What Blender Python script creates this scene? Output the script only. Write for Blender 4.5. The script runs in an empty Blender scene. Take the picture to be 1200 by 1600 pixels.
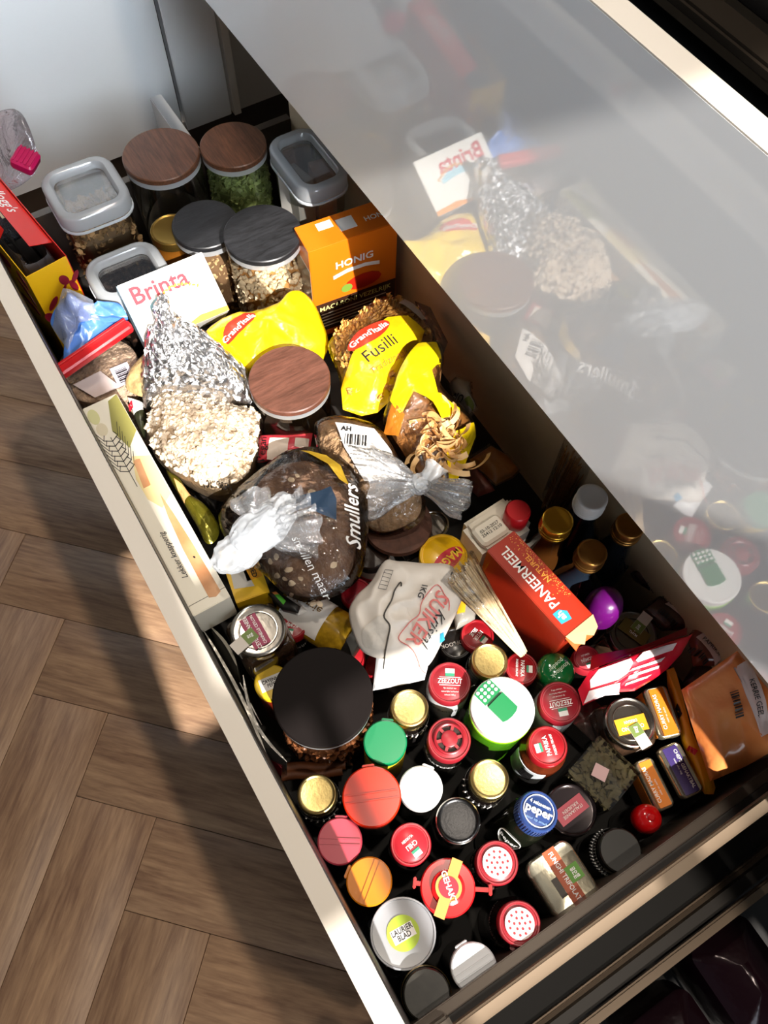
import bpy, bmesh, math, random
from mathutils import Vector, Matrix, noise
random.seed(7)
SC = bpy.context.scene
COL = SC.collection

# ---------------------------------------------------------------- camera
ZC = 0.945            # camera height above the drawer's inside floor
FPX = 1283.07         # focal length in pixels of the 1200 x 1600 frame
RR = Matrix(((0.5212849, 0.8532753, 0.0135402),
             (0.7671027, -0.4615700, -0.4455408),
             (-0.3739192, 0.2426404, -0.8951592)))   # world -> (right, down, forward)
cam_d = bpy.data.cameras.new('camera')
cam_d.sensor_fit = 'VERTICAL'; cam_d.sensor_height = 24.0
cam_d.lens = 24.0 * FPX / 1600.0
cam_d.clip_start = 0.01
cam = bpy.data.objects.new('camera', cam_d); COL.objects.link(cam)
M4 = Matrix.Identity(4)
for i in range(3):
    M4[i][0] = RR[0][i]; M4[i][1] = -RR[1][i]; M4[i][2] = -RR[2][i]
M4[2][3] = ZC
cam.matrix_world = M4
SC.camera = cam

# ---------------------------------------------------------------- light
SC.view_settings.view_transform = 'Standard'
SC.view_settings.look = 'None'
SC.view_settings.gamma = 1.0
SC.view_settings.use_curve_mapping = False
SC.view_settings.exposure = 0.0
W = bpy.data.worlds.new('world'); SC.world = W; W.use_nodes = True
W.node_tree.nodes['Background'].inputs[0].default_value = (0.80, 0.88, 1.0, 1)
W.node_tree.nodes['Background'].inputs[1].default_value = 0.11

def lamp(name, kind, energy, color, loc, direction, **kw):
    d = bpy.data.lights.new(name, kind); d.energy = energy; d.color = color
    for k, v in kw.items(): setattr(d, k, v)
    o = bpy.data.objects.new(name, d); COL.objects.link(o); o.location = loc
    o.rotation_euler = Vector(direction).to_track_quat('-Z', 'Y').to_euler()
    return o
# the sun comes in through the window at the right-hand end of the kitchen
SUN_DIR = Vector((-1.0, 0.10, -0.93)).normalized()
lamp('sun', 'SUN', 10.5, (1.0, 0.95, 0.89), (2, 0, 2), SUN_DIR, angle=math.radians(0.55))
# daylight of the same window
lamp('window_daylight', 'AREA', 8.0, (0.78, 0.89, 1.0), (1.345, 0.03, 1.72), (-2.7, 0.05, -1.0), shape='RECTANGLE', size=0.52, size_y=0.84, spread=math.radians(42))
# added low fill from the right, brightening the corner fronts and tall front
lamp('low_right_fill', 'AREA', 10.0, (0.80, 0.90, 1.0), (1.345, -0.125, 0.36), (-1, 0.0, 0.0), shape='RECTANGLE', size=0.84, size_y=1.1)
# a row of warm ceiling downlights above the worktop edge
for lx in (-1.05, -0.15, 0.75):
    lamp('ceiling_downlight', 'SPOT', 36.0, (1.0, 0.88, 0.74), (lx, 0.385, 2.22), (0, 0, -1), spot_size=math.radians(115), spot_blend=0.6, shadow_soft_size=0.035)

# ---------------------------------------------------------------- helpers
def S(px, py, z):
    d = RR.transposed() @ Vector((px - 600.0, py - 800.0, FPX))
    t = (z - ZC) / d.z
    return Vector((d.x * t, d.y * t, z))
def mpp(px, py, z):
    d = RR.transposed() @ Vector((px - 600.0, py - 800.0, FPX))
    return (z - ZC) / d.z
def dirpx(px, py, z, v):
    a = S(px, py, z); b = S(px + v[0] * 4, py + v[1] * 4, z)
    return (b - a).normalized()
def lin(c):
    if isinstance(c, str):
        c = tuple(int(c[i:i + 2], 16) / 255 for i in (0, 2, 4))
    return tuple((x / 12.92 if x <= 0.04045 else ((x + 0.055) / 1.055) ** 2.4) for x in c)

MATS = {}
def mat(name, col, rough=0.45, metal=0.0, var=0.0, vscale=30.0, bump=0.0, bscale=60.0, coat=0.0, spec=0.5, trans=0.0, stretch=None, obj=False, col2=None, sheen=0.0, sss=0.0):
    if name in MATS: return MATS[name]
    m = bpy.data.materials.new(name); m.use_nodes = True
    nt = m.node_tree; b = nt.nodes['Principled BSDF']
    c = lin(col)
    b.inputs['Base Color'].default_value = (*c, 1)
    b.inputs['Roughness'].default_value = rough
    b.inputs['Metallic'].default_value = metal
    b.inputs['Specular IOR Level'].default_value = spec
    if coat: b.inputs['Coat Weight'].default_value = coat; b.inputs['Coat Roughness'].default_value = 0.035
    if trans: b.inputs['Transmission Weight'].default_value = trans
    tc = nt.nodes.new('ShaderNodeTexCoord'); src = tc.outputs['Object']
    if stretch:
        mp = nt.nodes.new('ShaderNodeMapping'); mp.inputs['Scale'].default_value = stretch
        nt.links.new(src, mp.inputs['Vector']); src = mp.outputs['Vector']
    if var or col2:
        n = nt.nodes.new('ShaderNodeTexNoise'); n.inputs['Scale'].default_value = vscale; n.inputs['Detail'].default_value = 4
        nt.links.new(src, n.inputs['Vector'])
        r = nt.nodes.new('ShaderNodeValToRGB')
        r.color_ramp.elements[0].position = 0.33; r.color_ramp.elements[1].position = 0.68
        c2 = lin(col2) if col2 else tuple(min(1, x * (1 + var)) for x in c)
        c1 = c if col2 else tuple(x * (1 - var) for x in c)
        r.color_ramp.elements[0].color = (*c1, 1); r.color_ramp.elements[1].color = (*c2, 1)
        nt.links.new(n.outputs['Fac'], r.inputs['Fac'])
        nt.links.new(r.outputs['Color'], b.inputs['Base Color'])
    if bump:
        n2 = nt.nodes.new('ShaderNodeTexNoise'); n2.inputs['Scale'].default_value = bscale; n2.inputs['Detail'].default_value = 3
        nt.links.new(src, n2.inputs['Vector'])
        bp = nt.nodes.new('ShaderNodeBump'); bp.inputs['Strength'].default_value = bump; bp.inputs['Distance'].default_value = 0.004
        nt.links.new(n2.outputs['Fac'], bp.inputs['Height']); nt.links.new(bp.outputs['Normal'], b.inputs['Normal'])
    MATS[name] = m
    return m

def film(name, tint=(1, 1, 1), rough=0.06, base=0.05, gain=0.6, bump=0.0, bscale=60.0, milky=0.0, milk=(0.9, 0.93, 0.97)):
    """thin clear sheet (bag film, jar glass): lets light through, mirrors at grazing angles"""
    if name in MATS: return MATS[name]
    m = bpy.data.materials.new(name); m.use_nodes = True; nt = m.node_tree; nt.nodes.clear()
    out = nt.nodes.new('ShaderNodeOutputMaterial'); mx = nt.nodes.new('ShaderNodeMixShader')
    tr = nt.nodes.new('ShaderNodeBsdfTransparent'); tr.inputs[0].default_value = (*tint, 1)
    gl = nt.nodes.new('ShaderNodeBsdfGlossy'); gl.inputs['Roughness'].default_value = rough
    lw = nt.nodes.new('ShaderNodeFresnel'); lw.inputs['IOR'].default_value = 1.45
    ma = nt.nodes.new('ShaderNodeMath'); ma.operation = 'MULTIPLY_ADD'; ma.use_clamp = True
    ma.inputs[1].default_value = gain; ma.inputs[2].default_value = base
    nt.links.new(lw.outputs[0], ma.inputs[0]); nt.links.new(ma.outputs[0], mx.inputs[0])
    a = tr.outputs[0]
    if milky:
        df = nt.nodes.new('ShaderNodeBsdfDiffuse'); df.inputs[0].default_value = (*milk, 1)
        tl = nt.nodes.new('ShaderNodeBsdfTranslucent'); tl.inputs[0].default_value = (*milk, 1)
        m1 = nt.nodes.new('ShaderNodeMixShader'); m1.inputs[0].default_value = 0.4
        nt.links.new(df.outputs[0], m1.inputs[1]); nt.links.new(tl.outputs[0], m1.inputs[2])
        m2 = nt.nodes.new('ShaderNodeMixShader'); m2.inputs[0].default_value = milky
        nt.links.new(a, m2.inputs[1]); nt.links.new(m1.outputs[0], m2.inputs[2]); a = m2.outputs[0]
    nt.links.new(a, mx.inputs[1]); nt.links.new(gl.outputs[0], mx.inputs[2]); nt.links.new(mx.outputs[0], out.inputs[0])
    if bump:
        tc = nt.nodes.new('ShaderNodeTexCoord'); n2 = nt.nodes.new('ShaderNodeTexNoise'); n2.inputs['Scale'].default_value = bscale; n2.inputs['Detail'].default_value = 4
        n2.inputs['Distortion'].default_value = 1.5
        nt.links.new(tc.outputs['Object'], n2.inputs['Vector'])
        bp = nt.nodes.new('ShaderNodeBump'); bp.inputs['Strength'].default_value = bump; bp.inputs['Distance'].default_value = 0.006
        nt.links.new(n2.outputs['Fac'], bp.inputs['Height'])
        nt.links.new(bp.outputs['Normal'], gl.inputs['Normal']); nt.links.new(bp.outputs['Normal'], lw.inputs['Normal'])
    MATS[name] = m
    return m

def wood(name, c1, c2, scale=(4, 40, 40), rough=0.45, rand=0.0):
    if name in MATS: return MATS[name]
    m = bpy.data.materials.new(name); m.use_nodes = True; nt = m.node_tree; b = nt.nodes['Principled BSDF']
    tc = nt.nodes.new('ShaderNodeTexCoord'); mp = nt.nodes.new('ShaderNodeMapping'); mp.inputs['Scale'].default_value = scale
    nt.links.new(tc.outputs['Object'], mp.inputs['Vector'])
    src = mp.outputs['Vector']
    oi = nt.nodes.new('ShaderNodeObjectInfo')
    if rand:
        ad = nt.nodes.new('ShaderNodeVectorMath'); ad.operation = 'ADD'
        sc_ = nt.nodes.new('ShaderNodeVectorMath'); sc_.operation = 'SCALE'; sc_.inputs['Scale'].default_value = 37.0
        nt.links.new(oi.outputs['Random'], sc_.inputs[0])
        nt.links.new(src, ad.inputs[0]); nt.links.new(sc_.outputs[0], ad.inputs[1]); src = ad.outputs[0]
    n = nt.nodes.new('ShaderNodeTexNoise'); n.inputs['Scale'].default_value = 2.2; n.inputs['Detail'].default_value = 7; n.inputs['Roughness'].default_value = 0.65; n.inputs['Distortion'].default_value = 0.6
    nt.links.new(src, n.inputs['Vector'])
    n2 = nt.nodes.new('ShaderNodeTexNoise'); n2.inputs['Scale'].default_value = 9.0; n2.inputs['Detail'].default_value = 5
    nt.links.new(src, n2.inputs['Vector'])
    mi = nt.nodes.new('ShaderNodeMath'); mi.operation = 'MULTIPLY_ADD'; mi.inputs[1].default_value = 0.35
    nt.links.new(n2.outputs['Fac'], mi.inputs[0]); 
    m0 = nt.nodes.new('ShaderNodeMath'); m0.operation = 'MULTIPLY'; m0.inputs[1].default_value = 0.65
    nt.links.new(n.outputs['Fac'], m0.inputs[0]); nt.links.new(m0.outputs[0], mi.inputs[2])
    r = nt.nodes.new('ShaderNodeValToRGB'); r.color_ramp.elements[0].position = 0.36; r.color_ramp.elements[1].position = 0.64
    r.color_ramp.elements[0].color = (*lin(c1), 1); r.color_ramp.elements[1].color = (*lin(c2), 1)
    nt.links.new(mi.outputs[0], r.inputs['Fac'])
    outc = r.outputs['Color']
    if rand:
        hs = nt.nodes.new('ShaderNodeHueSaturation'); mr = nt.nodes.new('ShaderNodeMapRange')
        mr.inputs['To Min'].default_value = 1 - rand; mr.inputs['To Max'].default_value = 1 + rand
        nt.links.new(oi.outputs['Random'], mr.inputs['Value']); nt.links.new(mr.outputs[0], hs.inputs['Value'])
        nt.links.new(outc, hs.inputs['Color']); outc = hs.outputs['Color']
    nt.links.new(outc, b.inputs['Base Color'])
    b.inputs['Roughness'].default_value = rough
    bp = nt.nodes.new('ShaderNodeBump'); bp.inputs['Strength'].default_value = 0.15; bp.inputs['Distance'].default_value = 0.002
    nt.links.new(mi.outputs[0], bp.inputs['Height']); nt.links.new(bp.outputs['Normal'], b.inputs['Normal'])
    MATS[name] = m
    return m

# ---- meshes
class MB:
    def __init__(s): s.v = []; s.f = []
    def add(s, vs, fs):
        o = len(s.v); s.v += [Vector(v) for v in vs]; s.f += [tuple(i + o for i in f) for f in fs]; return s
    def box(s, c, d, rz=0.0, taper=1.0):
        c = Vector(c); hx, hy, hz = d[0] / 2, d[1] / 2, d[2] / 2; R = Matrix.Rotation(rz, 3, 'Z')
        vs = []
        for z in (-1, 1):
            k = taper if z > 0 else 1
            for x, y in ((-1, -1), (1, -1), (1, 1), (-1, 1)): vs.append(c + R @ Vector((x * hx * k, y * hy * k, z * hz)))
        return s.add(vs, [(3, 2, 1, 0), (4, 5, 6, 7), (0, 1, 5, 4), (1, 2, 6, 5), (2, 3, 7, 6), (3, 0, 4, 7)])
    def lathe(s, prof, seg=36, c=(0, 0, 0), close=True):
        c = Vector(c); n = len(prof); vs = []; fs = []
        for r, z in prof:
            for k in range(seg):
                a = 2 * math.pi * k / seg; vs.append(c + Vector((r * math.cos(a), r * math.sin(a), z)))
        for i in range(n - 1):
            for k in range(seg):
                k2 = (k + 1) % seg; fs.append((i * seg + k, i * seg + k2, (i + 1) * seg + k2, (i + 1) * seg + k))
        if close:
            fs.append(tuple(reversed(range(seg)))); fs.append(tuple((n - 1) * seg + k for k in range(seg)))
        return s.add(vs, fs)
    def loops(s, rings, closed_ends=(True, True), wrap=True):
        n = len(rings[0]); vs = [p for r in rings for p in r]; fs = []
        for i in range(len(rings) - 1):
            for k in range(n if wrap else n - 1):
                k2 = (k + 1) % n; fs.append((i * n + k, i * n + k2, (i + 1) * n + k2, (i + 1) * n + k))
        if closed_ends[0]: fs.append(tuple(reversed(range(n))))
        if closed_ends[1]: fs.append(tuple((len(rings) - 1) * n + k for k in range(n)))
        return s.add(vs, fs)
    def rr(s, w, l, r, prof, c=(0, 0, 0), n=6, rz=0, ends=(True, True)):
        """rounded rectangle lofted through prof = [(inset, z)]"""
        R = Matrix.Rotation(rz, 3, 'Z'); c = Vector(c); rings = []
        for ins, z in prof:
            rad = max(r - ins, 0.0004); hw = w / 2 - ins - rad; hl = l / 2 - ins - rad; ring = []
            for q, (sx, sy) in enumerate(((1, 1), (-1, 1), (-1, -1), (1, -1))):
                for k in range(n + 1):
                    a = math.pi / 2 * (q + k / n)
                    ring.append(c + R @ Vector((sx * hw + rad * math.cos(a), sy * hl + rad * math.sin(a), z)))
            rings.append(ring)
        return s.loops(rings, ends)
    def tube(s, pts, r, seg=8, ends=True):
        pts = [Vector(p) for p in pts]; rings = []
        for i, p in enumerate(pts):
            t = (pts[min(i + 1, len(pts) - 1)] - pts[max(i - 1, 0)]).normalized()
            a = t.orthogonal().normalized() if i == 0 else (u - t * u.dot(t)).normalized()
            u = a; b = t.cross(a); rad = r[i] if isinstance(r, (list, tuple)) else r
            rings.append([p + (a * math.cos(2 * math.pi * k / seg) + b * math.sin(2 * math.pi * k / seg)) * rad for k in range(seg)])
        return s.loops(rings, (ends, ends))
    def quad(s, o, u, v, n=None, t=0.0006):
        """thin slab: corner o, edges u and v, thickness t along n"""
        o, u, v = Vector(o), Vector(u), Vector(v); n = (Vector(n) if n else u.cross(v)).normalized() * t
        vs = [o, o + u, o + u + v, o + v]; vs += [p + n for p in vs]
        return s.add(vs, [(3, 2, 1, 0), (4, 5, 6, 7), (0, 1, 5, 4), (1, 2, 6, 5), (2, 3, 7, 6), (3, 0, 4, 7)])
    def poly(s, pts, n, t=0.0006):
        k = len(pts); pts = [Vector(p) for p in pts]; n = Vector(n).normalized() * t
        fs = [tuple(reversed(range(k))), tuple(range(k, 2 * k))] + [(i, (i + 1) % k, k + (i + 1) % k, k + i) for i in range(k)]
        return s.add(pts + [p + n for p in pts], fs)
    def scatter(s, proto, places):
        vs, fs = proto
        for m in places:
            o = len(s.v); s.v += [m @ v for v in vs]; s.f += [tuple(i + o for i in f) for f in fs]
        return s
    def mesh(s, name, m, smooth=True, angle=40, bevel=0.0):
        me = bpy.data.meshes.new(name); me.from_pydata(s.v, [], s.f)
        bm = bmesh.new(); bm.from_mesh(me)
        bmesh.ops.recalc_face_normals(bm, faces=bm.faces)
        if bevel:
            bmesh.ops.bevel(bm, geom=[e for e in bm.edges if len(e.link_faces) == 2 and e.calc_face_angle(0) > 0.6], offset=bevel, segments=2, affect='EDGES', clamp_overlap=True)
        bm.to_mesh(me); bm.free()
        if smooth:
            me.polygons.foreach_set('use_smooth', [True] * len(me.polygons))
            if angle < 180: me.set_sharp_from_angle(angle=math.radians(angle))
        me.materials.append(m)
        return me
    def build(s, name, m, parent=None, smooth=True, angle=40, bevel=0.0, kind=None, label=None):
        me = s.mesh(name, m, smooth, angle, bevel)
        o = bpy.data.objects.new(name, me); COL.objects.link(o)
        if parent: o.parent = parent
        if kind: o['kind'] = kind
        if label: o['label'] = label
        return o

def tag(o, label, cat, group=None):
    o['label'] = label; o['category'] = cat
    if group: o['group'] = group
    return o
def thing(name, label, cat, loc=(0, 0, 0), rot=None, group=None):
    o = bpy.data.objects.new(name, None); COL.objects.link(o); o.empty_display_size = 0.02
    if rot is None: o.location = loc
    elif isinstance(rot, (int, float)): o.location = loc; o.rotation_euler = (0, 0, rot)
    else: o.matrix_world = Matrix.Translation(Vector(loc)) @ rot.to_4x4()
    return tag(o, label, cat, group)
def frame_m(u, v, w):
    m = Matrix((u, v, w)); return m.transposed()

# ---- lettering (built as font curves, turned into meshes in one go at the end)
TEXTS = []
def text(parent, body, size, fn, m, bold=0.0, shear=0.0, name='lettering', ext=0.0, lines=0.95, align='CENTER', squeeze=1.0):
    cu = bpy.data.curves.new(name, 'FONT'); cu.body = body; cu.size = size; cu.align_x = align; cu.align_y = 'CENTER'
    cu.resolution_u = 2; cu.offset = bold * size; cu.shear = shear; cu.space_line = lines
    o = bpy.data.objects.new(name, cu); COL.objects.link(o)
    TEXTS.append((o, parent, fn, m, name, squeeze))
def flat(o, ux, uy, lift=0.0004):
    o, ux, uy = Vector(o), Vector(ux).normalized(), Vector(uy).normalized(); n = ux.cross(uy).normalized()
    return lambda p: o + ux * p.x + uy * p.y + n * lift
def wrapz(r, a0, zc, lift=0.0005):
    """around an upright cylinder, read from outside"""
    return lambda p: Vector(((r + lift) * math.cos(a0 + p.x / r), (r + lift) * math.sin(a0 + p.x / r), zc + p.y))
def flush_texts():
    dg = bpy.context.evaluated_depsgraph_get()
    new = []
    for o, parent, fn, m, name, sq in TEXTS:
        me = bpy.data.meshes.new_from_object(o.evaluated_get(dg))
        for v in me.vertices:
            c = v.co.copy(); c.x *= sq; v.co = fn(c)
        me.materials.clear(); me.materials.append(m)
        new.append((me, parent, name))
    for o, *_ in TEXTS:
        cu = o.data; bpy.data.objects.remove(o); bpy.data.curves.remove(cu)
    for me, parent, name in new:
        me.name = name
        ob = bpy.data.objects.new(name, me); COL.objects.link(ob); ob.parent = parent

# ---- bags and sacks
def cat_rom(pts, per):
    n = len(pts); out = []
    for i in range(n):
        p0, p1, p2, p3 = pts[i - 1], pts[i], pts[(i + 1) % n], pts[(i + 2) % n]
        for k in range(per):
            t = k / per
            out.append(0.5 * ((2 * p1) + (p2 - p0) * t + (2 * p0 - 5 * p1 + 4 * p2 - p3) * t * t + (3 * p1 - p0 - 3 * p2 + p3) * t ** 3))
    return out
class Pouch:
    """a filled bag lying down: outline (pixels at edge height z), bulging ht upward and hb downward"""
    def __init__(s, pxs, z, ht, hb, wr=0.002, ws=35.0, seed=0.0, per=6, p=2.4, q=0.6, sharp=False, cz=None, ridge=0.0):
        zs = z if isinstance(z, (list, tuple)) else [z] * len(pxs)
        pts = [S(a, b, c) for (a, b), c in zip(pxs, zs)]
        s.out = pts if False else cat_rom(pts, per)
        if sharp: 
            s.out = []
            for i, a in enumerate(pts):
                b = pts[(i + 1) % len(pts)]
                s.out += [a.lerp(b, k / per) for k in range(per)]
        s.c = sum(s.out, Vector()) / len(s.out)
        if cz is not None: s.c.z = cz
        s.ht, s.hb, s.wr, s.ws, s.seed, s.p, s.q, s.ridge = ht, hb, wr, ws, seed, p, q, ridge
        s.org = Vector((s.c.x, s.c.y, 0))
        s.ang = [math.atan2(o.y - s.c.y, o.x - s.c.x) for o in s.out]
    def wn(s, x, y):
        v = Vector((x * s.ws, y * s.ws, s.seed))
        a = noise.noise(v) + 0.5 * noise.noise(v * 2.3)
        if s.ridge: a = a * (1 - s.ridge) + s.ridge * (1 - 2.2 * abs(noise.noise(v * 1.3 + Vector((3, 7, 1)))))
        return a * s.wr
    def pt(s, i, t, up=True, lift=0.0):
        o = s.out[i]; b = s.c.lerp(o, t)
        k = max(0.0, 1 - t ** s.p) ** s.q
        z = b.z + (s.ht * k if up else -s.hb * k) + (s.wn(b.x, b.y) * min(1, (1 - t) * 5 + 0.25) if up else 0)
        return Vector((b.x, b.y, z + lift))
    def height(s, x, y):
        a = math.atan2(y - s.c.y, x - s.c.x); d = math.hypot(x - s.c.x, y - s.c.y)
        best = 1e9; bi = 0
        for i, q in enumerate(s.ang):
            e = abs((q - a + math.pi) % (2 * math.pi) - math.pi)
            if e < best: best = e; bi = i
        o = s.out[bi]; R = math.hypot(o.x - s.c.x, o.y - s.c.y); t = min(1.0, d / R)
        z = s.c.z + (o.z - s.c.z) * t; k = max(0.0, 1 - t ** s.p) ** s.q
        return z + s.ht * k + s.wn(x, y) * min(1, (1 - t) * 5 + 0.25), t
    def mb(s, nr=12, shrink=1.0, dz=0.0, bottom=True):
        n = len(s.out); m = MB(); rings = []
        tt = [shrink * (j / nr) for j in range(1, nr + 1)]
        top = [[s.pt(i, t, True, dz) - s.org for i in range(n)] for t in tt]
        vs = [s.c + Vector((0, 0, s.ht + dz)) - s.org]; fs = []
        for r in top: vs += r
        for k in range(n): fs.append((0, 1 + k, 1 + (k + 1) % n))
        for j in range(nr - 1):
            for k in range(n):
                k2 = (k + 1) % n; a = 1 + j * n; b = a + n; fs.append((a + k, b + k, b + k2, a + k2))
        if bottom:
            base = 1 + (nr - 1) * n; o = len(vs); nb = 5
            for j in range(nb - 1, 0, -1):
                vs += [s.pt(i, shrink * j / nb, False, dz) - s.org for i in range(n)]
            prev = base
            for j in range(nb - 1):
                cur = o + j * n
                for k in range(n):
                    k2 = (k + 1) % n; fs.append((prev + k, cur + k, cur + k2, prev + k2))
                prev = cur
            vs.append(s.c - Vector((0, 0, s.hb - dz)) - s.org); ci = len(vs) - 1
            for k in range(n): fs.append((prev + k, ci, prev + (k + 1) % n))
        return m.add(vs, fs)
    def decal(s, pxs, z, lift=0.0010, per=5, nr=7, smooth=False):
        """print or sticker following the bag's upper side"""
        pts = [S(a, b, z) for a, b in pxs]; out = []
        if smooth: out = cat_rom(pts, per)
        else:
            for i, a in enumerate(pts):
                b = pts[(i + 1) % len(pts)]; out += [a.lerp(b, k / per) for k in range(per)]
        c = sum(out, Vector()) / len(out); n = len(out); vs = []; fs = []
        def up(p): return Vector((p.x, p.y, s.height(p.x, p.y)[0] + lift)) - s.org
        vs.append(up(c))
        for j in range(1, nr + 1): vs += [up(c.lerp(o, j / nr)) for o in out]
        for k in range(n): fs.append((0, 1 + k, 1 + (k + 1) % n))
        for j in range(nr - 1):
            for k in range(n):
                k2 = (k + 1) % n; a = 1 + j * n; b = a + n; fs.append((a + k, b + k, b + k2, a + k2))
        return MB().add(vs, fs)
    def textfn(s, px, py, z, v, lift=0.0016):
        o = S(px, py, z); ux = dirpx(px, py, z, v); ux.z = 0; ux.normalize(); uy = Vector((-ux.y, ux.x, 0))
        def fn(p):
            q = o + ux * p.x + uy * p.y
            return Vector((q.x, q.y, s.height(q.x, q.y)[0] + lift)) - s.org
        return fn
    def inside(s, n, tmax=0.93, rnd=random):
        res = []
        while len(res) < n:
            i = rnd.randrange(len(s.out)); t = math.sqrt(rnd.random()) * tmax
            # area-true enough for blobs
            p = s.c.lerp(s.out[i], t); z, tt = s.height(p.x, p.y)
            res.append(Vector((p.x, p.y, z)) - s.org)
        return res
def ico(sub, sc=(1, 1, 1), bend=0.0):
    bm = bmesh.new(); bmesh.ops.create_icosphere(bm, subdivisions=sub, radius=1.0)
    vs = [Vector((v.co.x * sc[0], v.co.y * sc[1], v.co.z * sc[2] + bend * v.co.x * v.co.x)) for v in bm.verts]
    bm.verts.index_update(); fs = [tuple(v.index for v in f.verts) for f in bm.faces]; bm.free()
    return vs, fs
def rnd_m(p, s=1.0, tilt=3.2):
    r = Matrix.Rotation(random.uniform(-tilt, tilt), 4, 'X') @ Matrix.Rotation(random.uniform(-tilt, tilt), 4, 'Y') @ Matrix.Rotation(random.uniform(0, 6.3), 4, 'Z')
    return Matrix.Translation(p) @ r @ Matrix.Scale(s, 4)

# ---- shared materials
white_gloss = mat('white_lacquer', 'f3f4f4', 0.035, coat=0.5, spec=0.6)
beige_edge = mat('front_edge_beige', 'e3d8c9', 0.2)  # beige tone for edges, warmer than the white fronts
white_p = mat('white_plastic', 'f4f4f2', 0.3)
black_p = mat('black_plastic', '16140f', 0.45)
red_p = mat('red_plastic', '96151e', 0.35, var=0.08, vscale=90)
pink_p = mat('pinkish_red_plastic', '92202a', 0.35)
gold_m = mat('gold_lacquered_metal', 'd6bd7c', 0.30, 1.0, var=0.12, vscale=60, bump=0.04, bscale=300)
silver_m = mat('tin_metal', 'b9b6ae', 0.2, 1.0, bump=0.03, bscale=200)
dark_m = mat('dark_metal', '3a3a3b', 0.32, 1.0, bump=0.05, bscale=400)
glass_m = film('clear_glass', (0.97, 0.98, 0.97), 0.02, 0.03, 0.8)
bag_m = film('clear_bag_film', (0.98, 0.98, 0.98), 0.08, 0.04, 0.75, bump=0.7, bscale=45)
ink_w = mat('white_print', 'f5f3f0', 0.4)
ink_k = mat('black_print', '1a1718', 0.5)
ink_r = mat('red_print', 'cf1f33', 0.4)
paper = mat('white_paper', 'ece8e2', 0.6)
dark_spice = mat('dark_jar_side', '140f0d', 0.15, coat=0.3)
# ================================================================ the setting
ZFLOOR = -0.275; ZF = 0.320; YC = 0.344
fl_m = mat('floor_underlay', '2a2019', 0.8)
fl = MB().box((-0.2, -0.4, ZFLOOR - 0.02), (4.0, 4.2, 0.03)).build('floor', fl_m); fl['kind'] = 'structure'
plank_m = wood('oak_plank', '7f5f49', 'b3906f', (3.0, 28, 28), 0.42, rand=0.16)
PW, PL = 0.12, 5
pm = MB().rr(PL * PW - 0.0008, PW - 0.0008, 0.0004, [(0, 0), (0, 0.0042), (0.0008, 0.005)], n=1).mesh('plank', plank_m)
A0 = Vector((-0.522, -0.2745, 0)); da = Vector((1, -1, 0)).normalized() * PW; db = Vector((1, 1, 0)).normalized() * PW
for m_ in range(-3, 4):
    for k in range(-14, 15):
        for typ in (0, 1):
            a, b = k + 2 * PL * m_, k
            c = (a + PL / 2, b + 0.5) if typ == 0 else (a + 0.5, b + 1 + PL / 2)
            p = A0 + da * c[0] + db * c[1]
            if not (-1.55 < p.x < 0.75 and -0.95 < p.y < 0.25): continue
            o = bpy.data.objects.new('plank', pm); COL.objects.link(o); o.parent = fl
            o.location = (p.x, p.y, ZFLOOR - 0.005); o.rotation_euler = (0, 0, -math.pi / 4 if typ == 0 else math.pi / 4)

wall_m = mat('painted_wall', 'a7a29a', 0.8, var=0.03)
o = MB().box((0.0, 1.10, 1.02), (3.2, 0.08, 2.6)).build('wall_back', wall_m); o['kind'] = 'structure'
o = MB().box((-0.28, -0.4, 2.33), (3.26, 3.1, 0.06)).build('ceiling', wall_m); o['kind'] = 'structure'
# right-hand end wall with its window: an upper and a lower light
WX = 1.38; wb = MB(); WY0, WY1, WZ0, WZ1 = -0.285, 0.30, 1.30, 2.20; TZ0, TZ1 = 1.635, 1.765
def wpiece(y0, y1, z0, z1): wb.box((WX, (y0 + y1) / 2, (z0 + z1) / 2), (0.06, y1 - y0, z1 - z0))
wpiece(-1.95, -0.56, -0.28, 2.30); wpiece(-0.56, WY0, 0.93, 2.30); wpiece(WY1, 1.06, -0.28, 2.30); wpiece(WY0, WY1, 0.93, WZ0); wpiece(WY0, WY1, WZ1, 2.30); pass  # low opening left for the added fill light
o = wb.build('wall_right', wall_m, smooth=False); o['kind'] = 'structure'
win = bpy.data.objects.new('window_1', None); COL.objects.link(win); win['kind'] = 'structure'; win.location = (WX, 0, 0)
MB().box((0, (WY0 + WY1) / 2, (TZ0 + TZ1) / 2), (0.05, WY1 - WY0, TZ1 - TZ0)).build('transom', white_p, win)
MB().box((0, WY0 + 0.055, (TZ1 + WZ1) / 2), (0.05, 0.11, WZ1 - TZ1)).build('sun_block_post', white_p, win)  # added, unseen post that keeps the sun off the drawer front
MB().box((0, -0.105, (WZ0 + TZ0) / 2), (0.03, 0.020, TZ0 - WZ0)).build('sun_block_bar', white_p, win)  # added, unseen bars that cast shade stripes over the lids
MB().box((0, 0.130, (WZ0 + 1.50) / 2), (0.03, 0.045, 1.50 - WZ0)).build('sun_block_bar', white_p, win)

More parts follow.
